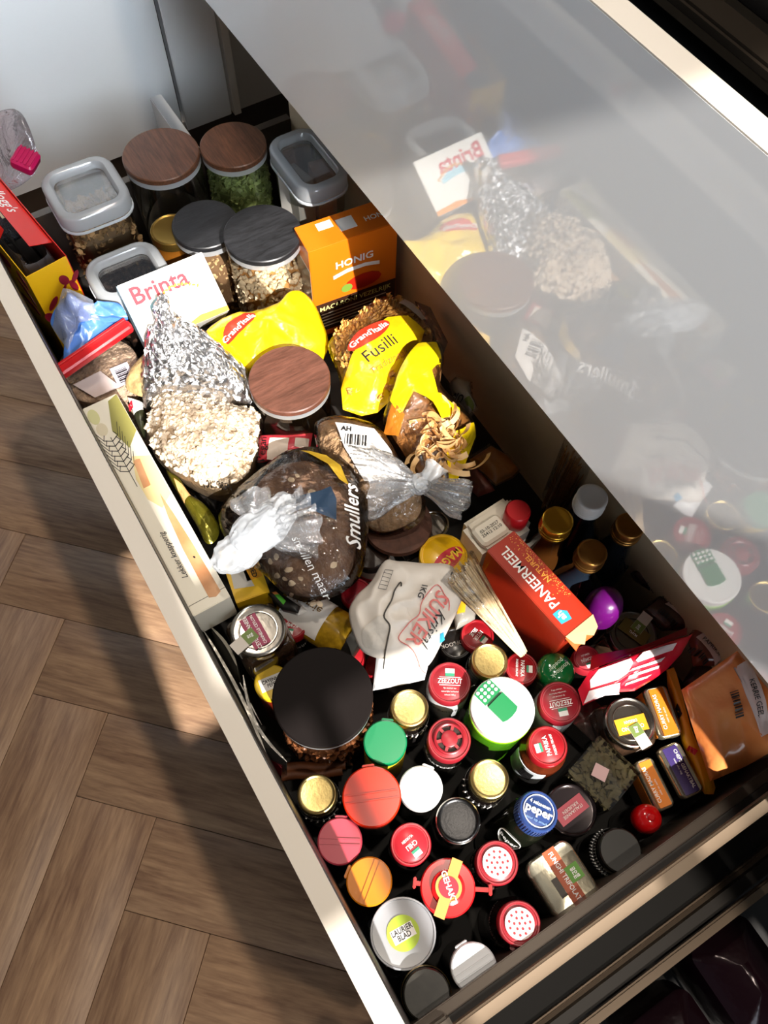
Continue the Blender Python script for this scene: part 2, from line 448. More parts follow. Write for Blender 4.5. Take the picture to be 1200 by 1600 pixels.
# ---------------------------------------------------------------- kitchen units
# unit with the drawers above: tall gloss front over the open drawer
cab = thing('base_cabinet', 'white gloss kitchen cabinet with one tall drawer front above the open drawer', 'cabinet', (0, YC, ZFLOOR))
zb = ZF + 0.005 - ZFLOOR
MB().box((0.1, 0.009, zb + 0.168), (2.9, 0.018, 0.336)).build('drawer_front', white_gloss, cab, bevel=0.0005)
MB().box((0.1, 0.009, zb + 0.3362), (2.898, 0.0178, 0.0012)).build('top_edge', beige_edge, cab)
MB().box((-0.6, 0.011, 0.10 + 0.06), (1.5, 0.022, 0.12)).build('lower_drawer_front', white_gloss, cab, bevel=0.0015)
carc_m = mat('carcass_board', '8d8478', 0.6)
MB().box((0.135, 0.36, 0.37), (0.018, 0.52, 0.68)).build('side_panel', carc_m, cab)
MB().box((-0.41, 0.66, 0.40), (1.07, 0.012, 0.74)).build('back_panel', carc_m, cab)
MB().box((-0.41, 0.33, zb + 0.03), (1.07, 0.60, 0.012)).build('shelf', carc_m, cab)
runner_m = mat('runner_steel', '8a8782', 0.35, 0.8)
MB().box((0.120, 0.15, 0.33), (0.010, 0.20, 0.03)).build('runner', runner_m, cab, bevel=0.001)
# worktop
wk = thing('worktop', 'black worktop with a dark brown front profile above the tall white front', 'worktop', (0.1, YC - 0.004, ZF + 0.341))
wk_m = mat('black_worktop', '0c0b0b', 0.25); pr_m = mat('dark_brown_profile', '2b241d', 0.3, 0.4)
MB().box((0, 0.36, 0.025), (2.5, 0.60, 0.03)).build('slab', wk_m, wk, bevel=0.002)
MB().box((0, 0.050, 0.004), (2.5, 0.020, 0.008)).build('front_profile', pr_m, wk, bevel=0.002)
MB().box((0, 0.040, -0.025), (2.5, 0.030, 0.02)).build('grip_recess', mat('recess_black', '070707', 0.5), wk)
# unit round the corner
lc = thing('corner_cabinet', 'white gloss cabinet fronts at right angles beyond the far jars', 'cabinet', (-1.352, 0.1, ZFLOOR))
MB().box((-0.011, -0.28, 0.50), (0.022, 1.148, 0.75)).build('door', white_gloss, lc, bevel=0.0012)
MB().box((-0.011, 0.348, 0.50), (0.022, 0.094, 0.75)).build('door', white_gloss, lc, bevel=0.0012)
MB().box((-0.006, 0.406, 0.50), (0.024, 0.014, 0.75)).build('filler_strip', mat('warm_white_strip', 'ddd6ca', 0.4), lc)
MB().box((-0.016, 0.60, 0.50), (0.022, 0.37, 0.75)).build('end_panel', mat('grey_white_panel', 'b9b5ae', 0.3), lc)
MB().box((-0.05, 0.1, 0.06), (0.02, 1.9, 0.12)).build('plinth', mat('dark_plinth', '4a3c30', 0.6), lc)
MB().box((-0.03, 0.1, 0.13), (0.03, 1.9, 0.01)).build('bottom_board', beige_edge, lc)

# the open drawer
dr = thing('wide_drawer', 'wide white kitchen drawer pulled out, packed with groceries', 'drawer', (0, 0, -0.03))
MB().box((-0.4175, -0.0210, 0.175), (1.115, 0.017, 0.350)).build('drawer_front', white_gloss, dr, bevel=0.0005)
MB().box((-0.4175, -0.0210, 0.3502), (1.114, 0.0168, 0.0012)).build('top_edge', beige_edge, dr)
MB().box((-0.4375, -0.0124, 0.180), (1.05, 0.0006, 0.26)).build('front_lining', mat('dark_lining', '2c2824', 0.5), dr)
MB().box((-0.4375, 0.2125, 0.022), (1.05, 0.455, 0.016)).build('drawer_bottom', mat('dark_drawer_base', '17130f', 0.7, var=0.2), dr)  # near-black base stands in for the shade between the packs
MB().box((-0.4375, 0.446, 0.125), (1.05, 0.012, 0.22)).build('drawer_back', mat('brown_back_panel', 'c4b294', 0.45, var=0.05), dr)
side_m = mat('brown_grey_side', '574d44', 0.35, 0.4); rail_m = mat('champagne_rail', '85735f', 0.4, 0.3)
MB().box((-0.9675, 0.21, 0.085), (0.012, 0.46, 0.14)).build('side_wall', side_m, dr)
MB().box((0.0905, 0.21, 0.090), (0.010, 0.46, 0.145)).build('side_wall', side_m, dr, bevel=0.001)
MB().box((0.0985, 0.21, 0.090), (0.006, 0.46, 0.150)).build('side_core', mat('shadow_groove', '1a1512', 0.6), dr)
MB().box((0.1075, 0.218, 0.170), (0.012, 0.43, 0.022)).build('side_rail', rail_m, dr, bevel=0.002)
MB().box((0.1030, 0.003, 0.166), (0.022, 0.030, 0.034)).build('rail_connector', mat('dark_bronze', '4d443a', 0.4, 0.3), dr, bevel=0.0025)

MB().box((0.141, 0.20, -0.012), (0.046, 0.40, 0.03)).build('gap_shade_bar', mat('gap_shade_black', '0f0d0c', 0.6), dr)  # dark bar added to stand in for the black shade in the gap
# the drawer next to it, lower down, with dark purple packs inside
side2_m = mat('shaded_dark_side', '2b2622', 0.45, 0.2); rail2_m = mat('shaded_rail', '6b5a48', 0.4, 0.4)  # the shade down here is put into these darker side and rail colours
d2 = thing('neighbouring_drawer', 'dark drawer standing open below and beside the metal side rail', 'drawer', (0.40, 0.21, -0.16))
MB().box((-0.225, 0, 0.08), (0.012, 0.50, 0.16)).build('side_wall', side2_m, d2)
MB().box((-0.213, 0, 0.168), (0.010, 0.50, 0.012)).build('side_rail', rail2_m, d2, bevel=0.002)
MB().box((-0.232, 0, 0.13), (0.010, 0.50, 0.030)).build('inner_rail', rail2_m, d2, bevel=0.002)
MB().box((0.05, 0, 0.0), (0.56, 0.50, 0.012)).build('drawer_bottom', MATS['dark_drawer_base'], d2)
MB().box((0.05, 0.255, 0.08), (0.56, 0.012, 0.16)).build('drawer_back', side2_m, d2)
MB().box((0.05, -0.262, 0.10), (0.60, 0.022, 0.22)).build('drawer_front', white_gloss, d2)
pur = mat('dark_purple_foil', '1f0c14', 0.18, 0.3, bump=0.5, bscale=25)
for k, (y, x) in enumerate(((0.10, 0.25), (0.0, 0.27))):
    o = MB().rr(0.11, 0.09, 0.02, [(0.03, 0), (0.004, 0.02), (0, 0.06), (0.006, 0.11), (0.04, 0.135)]).build('coffee_pack', pur)
    o.location = (x, y + 0.21, -0.154)
    tag(o, ('dark purple foil pack in the lower drawer nearer the cabinet', 'dark purple foil pack in the lower drawer nearer the room')[k], 'pack', 'purple packs')
# ================================================================ round jars and pots
def lid_profile(kind, r, h, lh):
    b = h - lh
    if kind == 'flat': return [(r, b), (r, h - 0.0012), (r - 0.0012, h)]
    if kind == 'rim': return [(r, b), (r, h - 0.0012), (r - 0.0010, h), (r - 0.0022, h), (r - 0.0030, h - 0.0012), (r - 0.0042, h - 0.0012), (r - 0.005, h - 0.0006)]
    if kind == 'metal': return [(r, b), (r + 0.0004, b + 0.002), (r, h - 0.002), (r - 0.0008, h - 0.0004), (r - 0.0018, h), (r - 0.003, h - 0.0010), (r - 0.0045, h - 0.0012)]
    if kind == 'dome': return [(r * 0.97, b), (r, b + lh * 0.25), (r * 0.97, b + lh * 0.55), (r * 0.80, b + lh * 0.84), (r * 0.5, b + lh * 0.97), (r * 0.12, h)]
    if kind == 'cap': return [(r * 0.97, b), (r, b + 0.003), (r, h - 0.002), (r - 0.002, h)]
def jar(name, label, cat, px, py, rpx, zt, lidm, kind='rim', lh=0.014, bodym=None, br=1.08, base=None, z0=0.0, group=None, neck=True, knurl=0):
    top = S(px, py, zt); r = rpx * mpp(px, py, zt)
    if base: b = S(base[0], base[1], z0)
    else: b = Vector((top.x, top.y, z0))
    ax = top - b; h = ax.length; w = ax.normalized()
    if base:
        u = Vector((1, 0, 0)); u = (u - w * u.dot(w)).normalized(); rot = frame_m(u, w.cross(u), w)
    else: rot = None
    t = thing(name, label, cat, b, rot, group)
    R = r * br; sh = h - lh
    prof = [(R * 0.92, 0), (R, 0.004), (R, sh - 0.014), (R * 0.97, sh - 0.008), (r * 0.93, sh - 0.001), (r * 0.93, h - 0.004 if kind != 'dome' else sh + 0.002)] if neck else [(R * 0.95, 0), (R, 0.003), (R, sh)]
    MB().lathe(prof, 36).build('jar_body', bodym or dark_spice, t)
    MB().lathe(lid_profile(kind, r, h, lh), 48).build('lid', lidm, t)
    if knurl:
        m = MB()
        for k in range(knurl):
            a = 2 * math.pi * k / knurl; m.box((math.cos(a) * r, math.sin(a) * r, h - lh * 0.55), (0.0012, 0.0010, lh * 0.7), a)
        m.build('grip_ribs', lidm, t, smooth=False)
    t['h'] = h; t['r'] = r; t['R'] = R
    return t
def fin(t):
    for k in ('h', 'r', 'R'):
        if k in t: del t[k]
def disc(r, z, t=0.0006, seg=40, c=(0, 0)): return MB().lathe([(r, z), (r, z + t)], seg, (c[0], c[1], 0))
def lid_axes(px, py, zt, up):
    uy = dirpx(px, py, zt, up); uy.z = 0; uy.normalize(); return Vector((uy.y, -uy.x, 0)), uy
def label_band(t, z0, z1, m, a0=0, a1=2 * math.pi, name='label', lift=0.0004, rr=None):
    R = (rr or t['R']) + lift; n = 28; rings = []
    inner = [[Vector((q * math.cos(a0 + (a1 - a0) * k / n), q * math.sin(a0 + (a1 - a0) * k / n), z)) for k in range(n + 1)] for q, z in ((R - 0.0006, z0), (R, z0), (R, z1), (R - 0.0006, z1))]
    return MB().loops(inner, (False, False), wrap=False).build(name, m, t)
def face_a(t):
    return math.atan2(-t.location.y, -t.location.x)
teal = mat('green_logo_print', '2f8f6b', 0.4)
def seasoning(label, px, py, rpx, zt, up, words, bodym, band=None, base=None, lidm=None, small=True, dim=None, mainsize=0.0072, br=1.06, group='red-lidded seasoning jars'):
    t = jar('seasoning_jar', label, 'jar', px, py, rpx, zt, lidm or pink_p, 'rim', 0.014, bodym, br, base, group=group)
    h, r = t['h'], t['r']; ux, uy = lid_axes(px, py, zt, up); z = h - 0.0003
    if base: ux, uy = Vector((1, 0, 0)), Vector((0, 1, 0)); 
    if base:
        q = t.matrix_basis.to_3x3().transposed(); ux0, uy0 = lid_axes(px, py, zt, up); ux = q @ ux0; ux.z = 0; ux.normalize(); uy = Vector((-ux.y, ux.x, 0))
    fl_ = MB(); o = Vector((0, 0, z - 0.0004)) + uy * r * 0.32
    fl_.quad(o - ux * r * 0.22, ux * r * 0.44, uy * r * 0.34); fl_.build('logo', ink_w, t, smooth=False)
    MB().quad(o - ux * r * 0.22 - uy * r * 0.02, ux * r * 0.44, uy * r * 0.13, t=0.0009).build('logo_stripe', teal, t, smooth=False)
    y = 0.05
    for i, wd in enumerate(words):
        s_ = mainsize * (1.0 if i == 0 or len(words) == 2 and len(words[1]) < 7 else 0.55)
        text(t, wd, s_ * r / 0.0216, flat(Vector((0, 0, z)) + uy * r * y, ux, uy), ink_w, 0.012, squeeze=0.78)
        y -= 0.34 if i == 0 else 0.22
    for dy in (0.24, -0.14):
        if len(words[0]) > 4 and len(words) == 1: MB().quad(Vector((0, 0, z - 0.0003)) + uy * r * (dy) - ux * r * 0.5, ux * r, uy * 0.0004).build('print_line', ink_w, t, smooth=False)
    if small and len(words) == 1:
        for k in range(3): text(t, ('fijn zeezout van', 'natuurlijke herkomst', 'inhoud 100 g')[k], 0.0021, flat(Vector((0, 0, z)) + uy * r * (-0.28 - 0.16 * k), ux, uy), ink_w)
    if band:
        a = face_a(t)
        text(t, band, 0.0085, wrapz(t['R'], a, h - 0.032), ink_k if bodym in (MATS.get('salt_glass'),) else ink_w, 0.01)
    fin(t)
    return t

salt_m = mat('salt_glass', 'c9ccce', 0.12, var=0.06, vscale=200, coat=0.6)
pap_m = mat('paprika_glass', '5a2613', 0.14, var=0.2, vscale=150, coat=0.6)
herb_m = mat('herb_glass', '2d2a1c', 0.14, var=0.4, vscale=220, coat=0.6)
pep_m = mat('peppercorn_glass', '26221f', 0.16, var=0.6, vscale=260, coat=0.6)
seasoning('red-lidded salt jar with upright white lettering beside the sugar bag', 703, 1066, 33, 0.115, (0.0, -1), ['ZEEZOUT'], salt_m, 'ZEEZOUT')
seasoning('red-lidded salt jar with upside-down lettering by the red sachet', 875.5, 1097, 33, 0.118, (0.3, 1), ['ZEEZOUT'], salt_m, None, lidm=mat('deep_red_plastic', '981f2c', 0.35))
seasoning('red-lidded paprika jar with striped barcode label beside the white-topped shaker', 856, 1165, 31, 0.118, (-0.95, 0.25), ['PAPRIKA', 'POEDER PIKANT'], pap_m, None, lidm=red_p, br=1.22)
seasoning('red-lidded paprika jar half hidden behind the white-topped shaker', 815, 1044, 26, 0.095, (1, 0.1), ['PAPRIKA', 'POEDER PIKANT'], pap_m, None, lidm=red_p, br=1.0)
seasoning('red-lidded parsley jar beside the pale wooden skewers', 746, 992, 26, 0.098, (0.8, 0.6), ['PETER', 'SELIE'], herb_m, None, lidm=red_p, br=1.0)
seasoning('red-lidded chilli flakes jar between the pink and silver lids', 642, 1319, 32, 0.115, (0.6, 0.8), ['CHILI', 'VLOKKEN'], dark_spice, None, lidm=mat('chilli_red_plastic', 'b0242f', 0.3))
seasoning('dim red-lidded jar behind the red sachet and beside the green ball lid', 917, 1029, 22, 0.085, (0.4, 0.9), ['KOMIJN', 'GEMALEN'], dark_spice, None, lidm=mat('dim_red_plastic', 'a32430', 0.4), br=1.0)
seasoning('red-lidded jar tucked between the tin-lidded jar and the curry jar', 455, 975, 25, 0.10, (-0.2, 0.9), ['KOMIJN', 'ZAAD'], dark_spice, 'KOMIJN', lidm=red_p, br=1.0)
t = jar('seasoning_jar', 'red-lidded jar peeping out above the big black lid', 'jar', 545, 1025, 26, 0.085, red_p, 'rim', 0.014, pap_m, 1.0, group='red-lidded seasoning jars'); fin(t)
t = jar('seasoning_jar', 'red-lidded jar mostly hidden under the lower edge of the sugar bag', 'jar', 592, 1040, 22, 0.07, red_p, 'rim', 0.012, pap_m, 1.0, group='red-lidded seasoning jars'); fin(t)
t = jar('seasoning_jar', 'red-lidded jar in the gap between dark bread and sugar bag', 'jar', 556, 925, 24, 0.10, mat('crimson_plastic', 'a01426', 0.3), 'rim', 0.014, pap_m, 1.0, group='red-lidded seasoning jars'); fin(t)
pj = [o for o in COL.objects if o.get('label', '').startswith('red-lidded paprika jar with striped')][0]
pj['R'] = 31 * mpp(856, 1165, 0.118) * 1.22; a = face_a(pj); lb = label_band(pj, 0.035, 0.088, mat('pale_grey_label', 'c9cfd4', 0.4), a - 0.9, a + 0.9, 'label', 0.0005); m = MB(); R = pj['R'] + 0.001
for k in range(10): 
    q = a - 0.1 + k * 0.06; m.box((R * math.cos(q), R * math.sin(q), 0.066), (0.0004, 0.0006 + 0.0005 * (k % 3), 0.03), q)
m.build('barcode', ink_k, lb, smooth=False); fin(pj)
# gold lids
bw = mat('black_white_label', '1d1a19', 0.35)
def goldjar(label, px, py, rpx, zt, base=None):
    t = jar('gold_lid_jar', label, 'jar', px, py, rpx, zt, gold_m, 'metal', 0.012, dark_spice, 1.10, base, group='gold-lidded jars')
    lb = label_band(t, 0.02, t['h'] - 0.03, bw)
    m = MB(); R = t['R'] + 0.0008; a0 = face_a(t)
    for k in range(9):
        a = a0 + (k - 4) * 0.28; m.tube([(R * math.cos(a), R * math.sin(a), t['h'] - 0.044), (R * math.cos(a + 0.1), R * math.sin(a + 0.1), t['h'] - 0.032)], 0.0008, 5)
    m.build('label_pattern', ink_w, lb)
    MB().lathe([(t['r'] * 1.06, t['h'] - 0.0145), (t['r'] * 1.06, t['h'] - 0.0125)], 40).build('neck_ring', glass_m, t)
    fin(t)
goldjar('gold-lidded jar between the salt jar and the green lid', 640, 1106, 30, 0.112)
goldjar('gold-lidded jar behind the white-topped shaker by the parsley jar', 765, 1032, 29, 0.118)
goldjar('gold-lidded jar between the pepper grinder and the blue pepper lid', 765, 1217, 31, 0.115)
goldjar('gold-lidded jar against the drawer front beside the orange-red lid', 495, 1241, 31, 0.108)
t = jar('silver_lid_jar', 'jar with a dusty dark silver lid between chilli and gold lids', 'jar', 716, 1282, 34, 0.11, dark_m, 'metal', 0.012, dark_spice, 1.05)
MB().lathe([(t['r'] * 1.03, t['h'] - 0.012), (t['r'] * 1.03, t['h'] - 0.002), (t['r'] * 0.96, t['h'] - 0.001), (t['r'] * 0.96, t['h'] - 0.003)], 40, close=False).build('rim', silver_m, t); fin(t)
# plain coloured lids
def flip(label, px, py, rpx, zt, m, bodym, hinge=(1, 0), name='spice_shaker', kind='flat', br=1.0, lines=2):
    t = jar(name, label, 'shaker', px, py, rpx, zt, m, kind, 0.014, bodym, br, group='flip-lid shakers', neck=False)
    ux, uy = lid_axes(px, py, zt, (-hinge[1], hinge[0])); z = t['h']; r = t['r']
    g = MB()
    for k in range(lines):
        y = -0.12 + 0.24 * k; w = math.sqrt(1 - y * y) * 0.92
        g.quad(Vector((0, 0, z - 0.0002)) - ux * r * w + uy * r * y, ux * 2 * r * w, uy * 0.0009, t=0.0014)
    g.build('hinge_ridge', m, t, smooth=False)
    g = MB()
    for s_ in (-1, 1): g.quad(Vector((0, 0, z - 0.0002)) + ux * r * 0.62 * s_ - uy * r * 0.72, uy * r * 0.6, ux * 0.0007, t=0.0010)
    g.build('flap_seam', m, t, smooth=False)
    tb = MB(); tb.box(Vector((0, 0, z - 0.004)) - uy * (r + 0.0006), (0.012, 0.003, 0.004), math.atan2(ux.y, ux.x)); tb.build('thumb_tab', m, t, bevel=0.0008)
    fin(t); return t
flip('bright green flip lid on a yellow shaker by the big black lid', 602, 1159, 34, 0.12, mat('green_plastic', '0b7a4b', 0.25), mat('yellow_label', 'e8c32a', 0.4), (1, 0.1), lines=0)
flip('large orange-red flip lid beside the white lid', 581, 1244, 46, 0.13, mat('orange_red_plastic', 'c82606', 0.25, coat=0.3), dark_spice, (1, -0.12))
flip('plain white lid between the orange-red lid and the pepper grinder', 658, 1231, 34, 0.116, white_p, dark_spice, (0.9, 0.3), lines=0)
flip('rose pink flip lid against the drawer front', 531, 1314, 35, 0.115, mat('rose_plastic', 'b84050', 0.3), dark_spice, (1, 0.05))
flip('amber orange flip lid between pink lid and bay leaf pot', 577, 1377, 36, 0.12, mat('amber_plastic', 'd67c12', 0.25, coat=0.3), dark_spice, (0.45, -1))
flip('white flip lid in the corner by the metal side rail', 741, 1512, 36, 0.12, mat('cool_white_plastic', 'e3e6ea', 0.3), dark_spice, (0.9, -0.5))
# pepper grinder
t = jar('pepper_grinder', 'clear pepper grinder with red ring top, between white and gold lids', 'grinder', 702, 1155, 34, 0.112, pink_p, 'rim', 0.015, pep_m, 1.02)
z = t['h']; r = t['r']
MB().lathe([(r * 0.72, z - 0.002), (r * 0.72, z + 0.003), (r * 0.66, z + 0.0038), (r * 0.60, z + 0.003), (r * 0.60, z - 0.001)], 40, close=False).build('ring', pink_p, t)
MB().lathe([(r * 0.38, z - 0.002), (r * 0.38, z + 0.003), (r * 0.33, z + 0.0036)], 32).build('centre', pink_p, t)
disc(r * 0.6, z - 0.001).build('grinder_gap', mat('dark_gap', '2a1a14', 0.6), t)
m = MB()
for k in range(6):
    a = k * math.pi / 3 + 0.2; m.box((math.cos(a) * r * 0.49, math.sin(a) * r * 0.49, z + 0.0005), (r * 0.26, r * 0.14, 0.003), a)
m.build('spokes', pink_p, t, smooth=False)
text(t, 'ZWARTEPEPER', 0.0078, wrapz(t['R'], face_a(t), t['h'] - 0.034), ink_w, 0.01); fin(t)
# sifter lids
def sifter(label, px, py, rpx, zt, band, br, base=None):
    t = jar('sifter_jar', label, 'jar', px, py, rpx, zt, pink_p, 'rim', 0.016, dark_spice, br, base, group='sifter-lid jars')
    z = t['h']; r = t['r']
    disc(r * 0.70, z - 0.0008, 0.0016).build('sifter_plate', mat('glare_pale_sifter', 'f0dcd6', 0.2), t)  # pale tone carries the white glare of the lid in its colour
    m = MB()
    for ring, n in ((0.0, 1), (0.26, 6), (0.5, 11)):
        for k in range(n):
            a = 2 * math.pi * k / n; m.lathe([(r * 0.065, z + 0.0006), (r * 0.06, z + 0.0012)], 10, (math.cos(a) * ring * r, math.sin(a) * ring * r, 0))
    m.build('sifter_holes', mat('hole_red', 'b8202c', 0.5), t)
    if band: text(t, band, 0.0075, wrapz(t['R'], face_a(t), t['h'] - 0.03), mat('grey_print', '8a837c', 0.5), 0.008)
    MB().box((r * 0.7, -r * 0.75, z - 0.012), (0.006, 0.006, 0.004), 0.8).build('lid_tab', pink_p, t, bevel=0.0008)
    fin(t)
sifter('red sifter-lid jar between blue pepper lid and square brown-banded tin', 777, 1348, 33, 0.12, 'NOOTMUSKAAT', 1.04)
sifter('red sifter-lid brown jar by the metal side rail', 812, 1443, 33, 0.13, 'KIPKRUIDEN', 1.22)
# red moulded lid with two arms
t = jar('herb_shaker', 'bright red lid with two arms and an orange paper seal', 'shaker', 700, 1387, 43, 0.122, mat('bright_red_plastic', 'c4161a', 0.22, coat=0.4), 'flat', 0.012, dark_spice, 0.95)
rm = MATS['bright_red_plastic']; z = t['h']; r = t['r']; ux, uy = lid_axes(700, 1387, 0.122, (-0.45, -1))
MB().lathe([(r * 0.62, z - 0.001), (r * 0.60, z + 0.005), (r * 0.5, z + 0.006), (r * 0.5, z + 0.004)], 40).build('raised_ring', rm, t)
for q, ln in (((1, 0.05), 1.55), ((-1, -0.15), 1.22)):
    d = dirpx(700, 1387, 0.122, q); a = math.atan2(d.y, d.x)
    am = MB(); am.box(d * r * (1 + ln) / 2 + Vector((0, 0, z - 0.004)), (r * (ln - 0.9), r * 0.16, 0.005), a); am.box(d * r * ln + Vector((0, 0, z - 0.003)), (r * 0.12, r * 0.40, 0.006), a); am.build('arm', rm, t, bevel=0.0008)
sd = dirpx(700, 1387, 0.122, (-0.32, 1)); sn = Vector((-sd.y, sd.x, 0))
m = MB(); m.quad(Vector((0, 0, z + 0.0065)) - sd * r * 1.0 - sn * r * 0.2, sd * r * 2.05, sn * r * 0.4); m.lathe([(r * 0.48, z + 0.0065), (r * 0.48, z + 0.0072)], 32)
m.build('paper_seal', mat('orange_seal', 'e79a4e', 0.5), t, smooth=False)
disc(r * 0.36, z + 0.0074).build('seal_print', ink_r, t)
u2 = dirpx(700, 1387, 0.122, (0.35, 1)); text(t, 'GEHAKT', 0.0075, flat(Vector((0, 0, z + 0.0082)), u2, Vector((-u2.y, u2.x, 0))), ink_w, 0.02); fin(t)
# shaker with a large white top and a green flap
t = jar('cheese_shaker', 'green shaker with a large white top and a green sprinkle flap', 'shaker', 786, 1106, 50, 0.135, white_p, 'flat', 0.012, mat('green_clear_plastic', '58a51c', 0.15, coat=0.6), 1.0, neck=False)
z = t['h']; r = t['r']; ga, gb = lid_axes(786, 1106, 0.135, (-0.72, -0.70)); grn = mat('flap_green', '0b7f46', 0.3)
m = MB(); pts = [ga * r * a + gb * r * b + Vector((0, 0, z + 0.0001)) for a, b in ((-0.34, -0.30), (-0.2, -0.36), (0.0, -0.38), (0.2, -0.36), (0.34, -0.30), (0.34, 0.34), (-0.34, 0.34))]
m.poly(pts, (0, 0, 1), 0.0022); m.build('flap', grn, t, smooth=False)
m = MB(); m.poly([ga * r * a + gb * r * b + Vector((0, 0, z + 0.0001)) for a, b in ((-0.36, 0.42), (0.36, 0.42), (0.36, 0.90), (0.1, 0.97), (-0.1, 0.97), (-0.36, 0.90))], (0, 0, 1), 0.0012); m.build('sprinkle_field', grn, t, smooth=False)
m = MB(); m.poly([ga * r * a + gb * r * b + Vector((0, 0, z + 0.0003)) for a, b in ((-0.34, 0.34), (0.34, 0.34), (0.24, 0.42), (0, 0.46), (-0.24, 0.42))], (0, 0, 1), 0.0008); m.build('flap_gap', mat('flap_shadow_gap', '063a20', 0.6), t, smooth=False)
m = MB()
for i in range(4):
    for j in range(3):
        p = ga * r * (-0.25 + 0.17 * i) + gb * r * (0.55 + 0.15 * j); m.lathe([(r * 0.055, z + 0.0012), (r * 0.055, z + 0.0022), (r * 0.035, z + 0.0026)], 12, (p.x, p.y, 0))
m.build('sprinkle_holes', ink_w, t)
MB().lathe([(t['R'] + 0.0006, z - 0.016), (t['R'] + 0.0006, z - 0.012)], 40).build('collar', mat('lime_plastic', '8ed321', 0.2), t); fin(t)
# pot of bay leaves
t = thing('bay_leaf_pot', 'square clear pot with a frosted round lid and lime green sticker', 'pot', S(630, 1458, 0.11) * Vector((1, 1, 0)) if False else Vector((S(630, 1458, 0.11).x, S(630, 1458, 0.11).y, 0)))
r = 52 * mpp(630, 1458, 0.11)
MB().rr(r * 1.95, r * 1.95, 0.010, [(0.004, 0.0005), (0.001, 0.004), (0, 0.06), (0, 0.088), (0.006, 0.097), (0.010, 0.099)], ends=(True, False)).build('pot_body', glass_m, t)
leaf = ([Vector(v) for v in ((-1, 0, 0), (-.5, .35, .08), (0, .42, .1), (.5, .3, .08), (1, 0, 0), (.5, -.3, .08), (0, -.42, .1), (-.5, -.35, .08), (0, 0, 0))], [(0, 7, 8, 1), (1, 8, 2), (2, 8, 3), (3, 8, 5, 4), (5, 8, 6), (6, 8, 7)])
MB().scatter(leaf, [rnd_m(Vector((random.uniform(-.6, .6) * r, random.uniform(-.6, .6) * r, 0.016 + 0.06 * random.random())), 0.016) for _ in range(60)]).build('bay_leaves', mat('bay_green', '59633a', 0.6, var=0.2), t, kind='stuff')
MB().lathe([(r, 0.099), (r * 1.0, 0.107), (r * 0.985, 0.11), (r * 0.94, 0.11), (r * 0.92, 0.1075), (r * 0.6, 0.107)], 48).build('lid', film('frosted_lid', (0.9, 0.92, 0.95), 0.25, 0.1, 0.5, milky=0.62, milk=(0.72, 0.75, 0.8)), t)
ux, uy = lid_axes(630, 1458, 0.11, (-0.42, -0.9))
disc(r * 0.50, 0.1076).build('sticker', mat('lime_sticker', 'b3cf3a', 0.5), t)
MB().quad(Vector((0, 0, 0.1082)) - ux * r * 0.36 - uy * r * 0.2, ux * r * 0.72, uy * r * 0.4, t=0.0003).build('sticker_panel', ink_w, t, smooth=False)
text(t, 'LAURIER\nBLAD', 0.0068, flat((0, 0, 0.1084), ux, uy), ink_k, 0.02, squeeze=0.8, lines=0.8)
# small black-lidded jars
def blackjar(label, px, py, rpx, zt, base=None, ring=True, bodym=None, lidm=None):
    t = jar('black_lid_jar', label, 'jar', px, py, rpx, zt, lidm or black_p, 'flat', 0.010, bodym or dark_spice, 1.1, base, group='black-lidded jars')
    if ring: MB().lathe([(t['r'] * 1.07, t['h'] - 0.013), (t['r'] * 1.09, t['h'] - 0.009), (t['r'] * 1.05, t['h'] - 0.006)], 40, close=False).build('metal_ring', silver_m if ring != 2 else gold_m, t)
    return t
t = blackjar('jar with a worn black lid in the nearest front corner', 667, 1554, 37, 0.12, ring=2, lidm=mat('worn_black_lid', '26241f', 0.3, var=0.3, vscale=120)); fin(t)
t = blackjar('jar with a matt black lid and dashed label by the side rail', 970, 1329, 33, 0.10)
lb = label_band(t, 0.02, 0.08, bw); m = MB(); R = t['R'] + 0.0009
for k in range(22):
    a = face_a(t) - 1.4 + k * 0.14; m.tube([(R * math.cos(a), R * math.sin(a), 0.072), (R * math.cos(a + 0.06), R * math.sin(a + 0.06), 0.080)], 0.0007, 5)
m.build('label_pattern', ink_w, lb); fin(t)
t = jar('black_pot', 'dark round pot lying in shadow beside the sugar bag', 'pot', 712, 1005, 26, 0.088, mat('smoky_plastic', '1c1918', 0.25), 'rim', 0.012, dark_spice, 1.0); text(t, 'KNOFLOOK', 0.006, flat((0, 0, t['h'] + 0.0002), *lid_axes(712, 1005, 0.088, (0.3, 0.9))), mat('grey_print', '8a837c', 0.5), 0.01); fin(t)
# blue pepper mill jar
bl = mat('navy_plastic', '2c4379', 0.35)
t = jar('pepper_jar', 'leaning pepper jar with a navy blue ribbed lid', 'jar', 842, 1267, 32, 0.130, bl, 'rim', 0.016, mat('dark_green_glass', '171a12', 0.1, coat=0.8), 1.12, base=(770, 1320), knurl=44)
q = t.matrix_basis.to_3x3().transposed(); ux, uy = lid_axes(842, 1267, 0.13, (0.28, -0.95)); ux = q @ ux; uy = q @ uy; ux.z = 0; uy.z = 0; z = t['h']; r = t['r']
MB().lathe([(r * 0.80, z - 0.0006), (r * 0.80, z + 0.0002), (r * 0.76, z + 0.0002), (r * 0.76, z - 0.0006)], 44, close=False).build('print_ring', ink_w, t)
text(t, '4 seizoenen', 0.0052, flat(Vector((0, 0, z)) + uy * r * 0.34, ux, uy), ink_w, 0.02, squeeze=0.85); text(t, 'peper', 0.0115, flat(Vector((0, 0, z)) - uy * r * 0.02, ux, uy), ink_w, 0.03); text(t, 'puur op smaak', 0.0036, flat(Vector((0, 0, z)) - uy * r * 0.5, ux, uy), mat('pale_blue_print', '8fb4dc', 0.5))
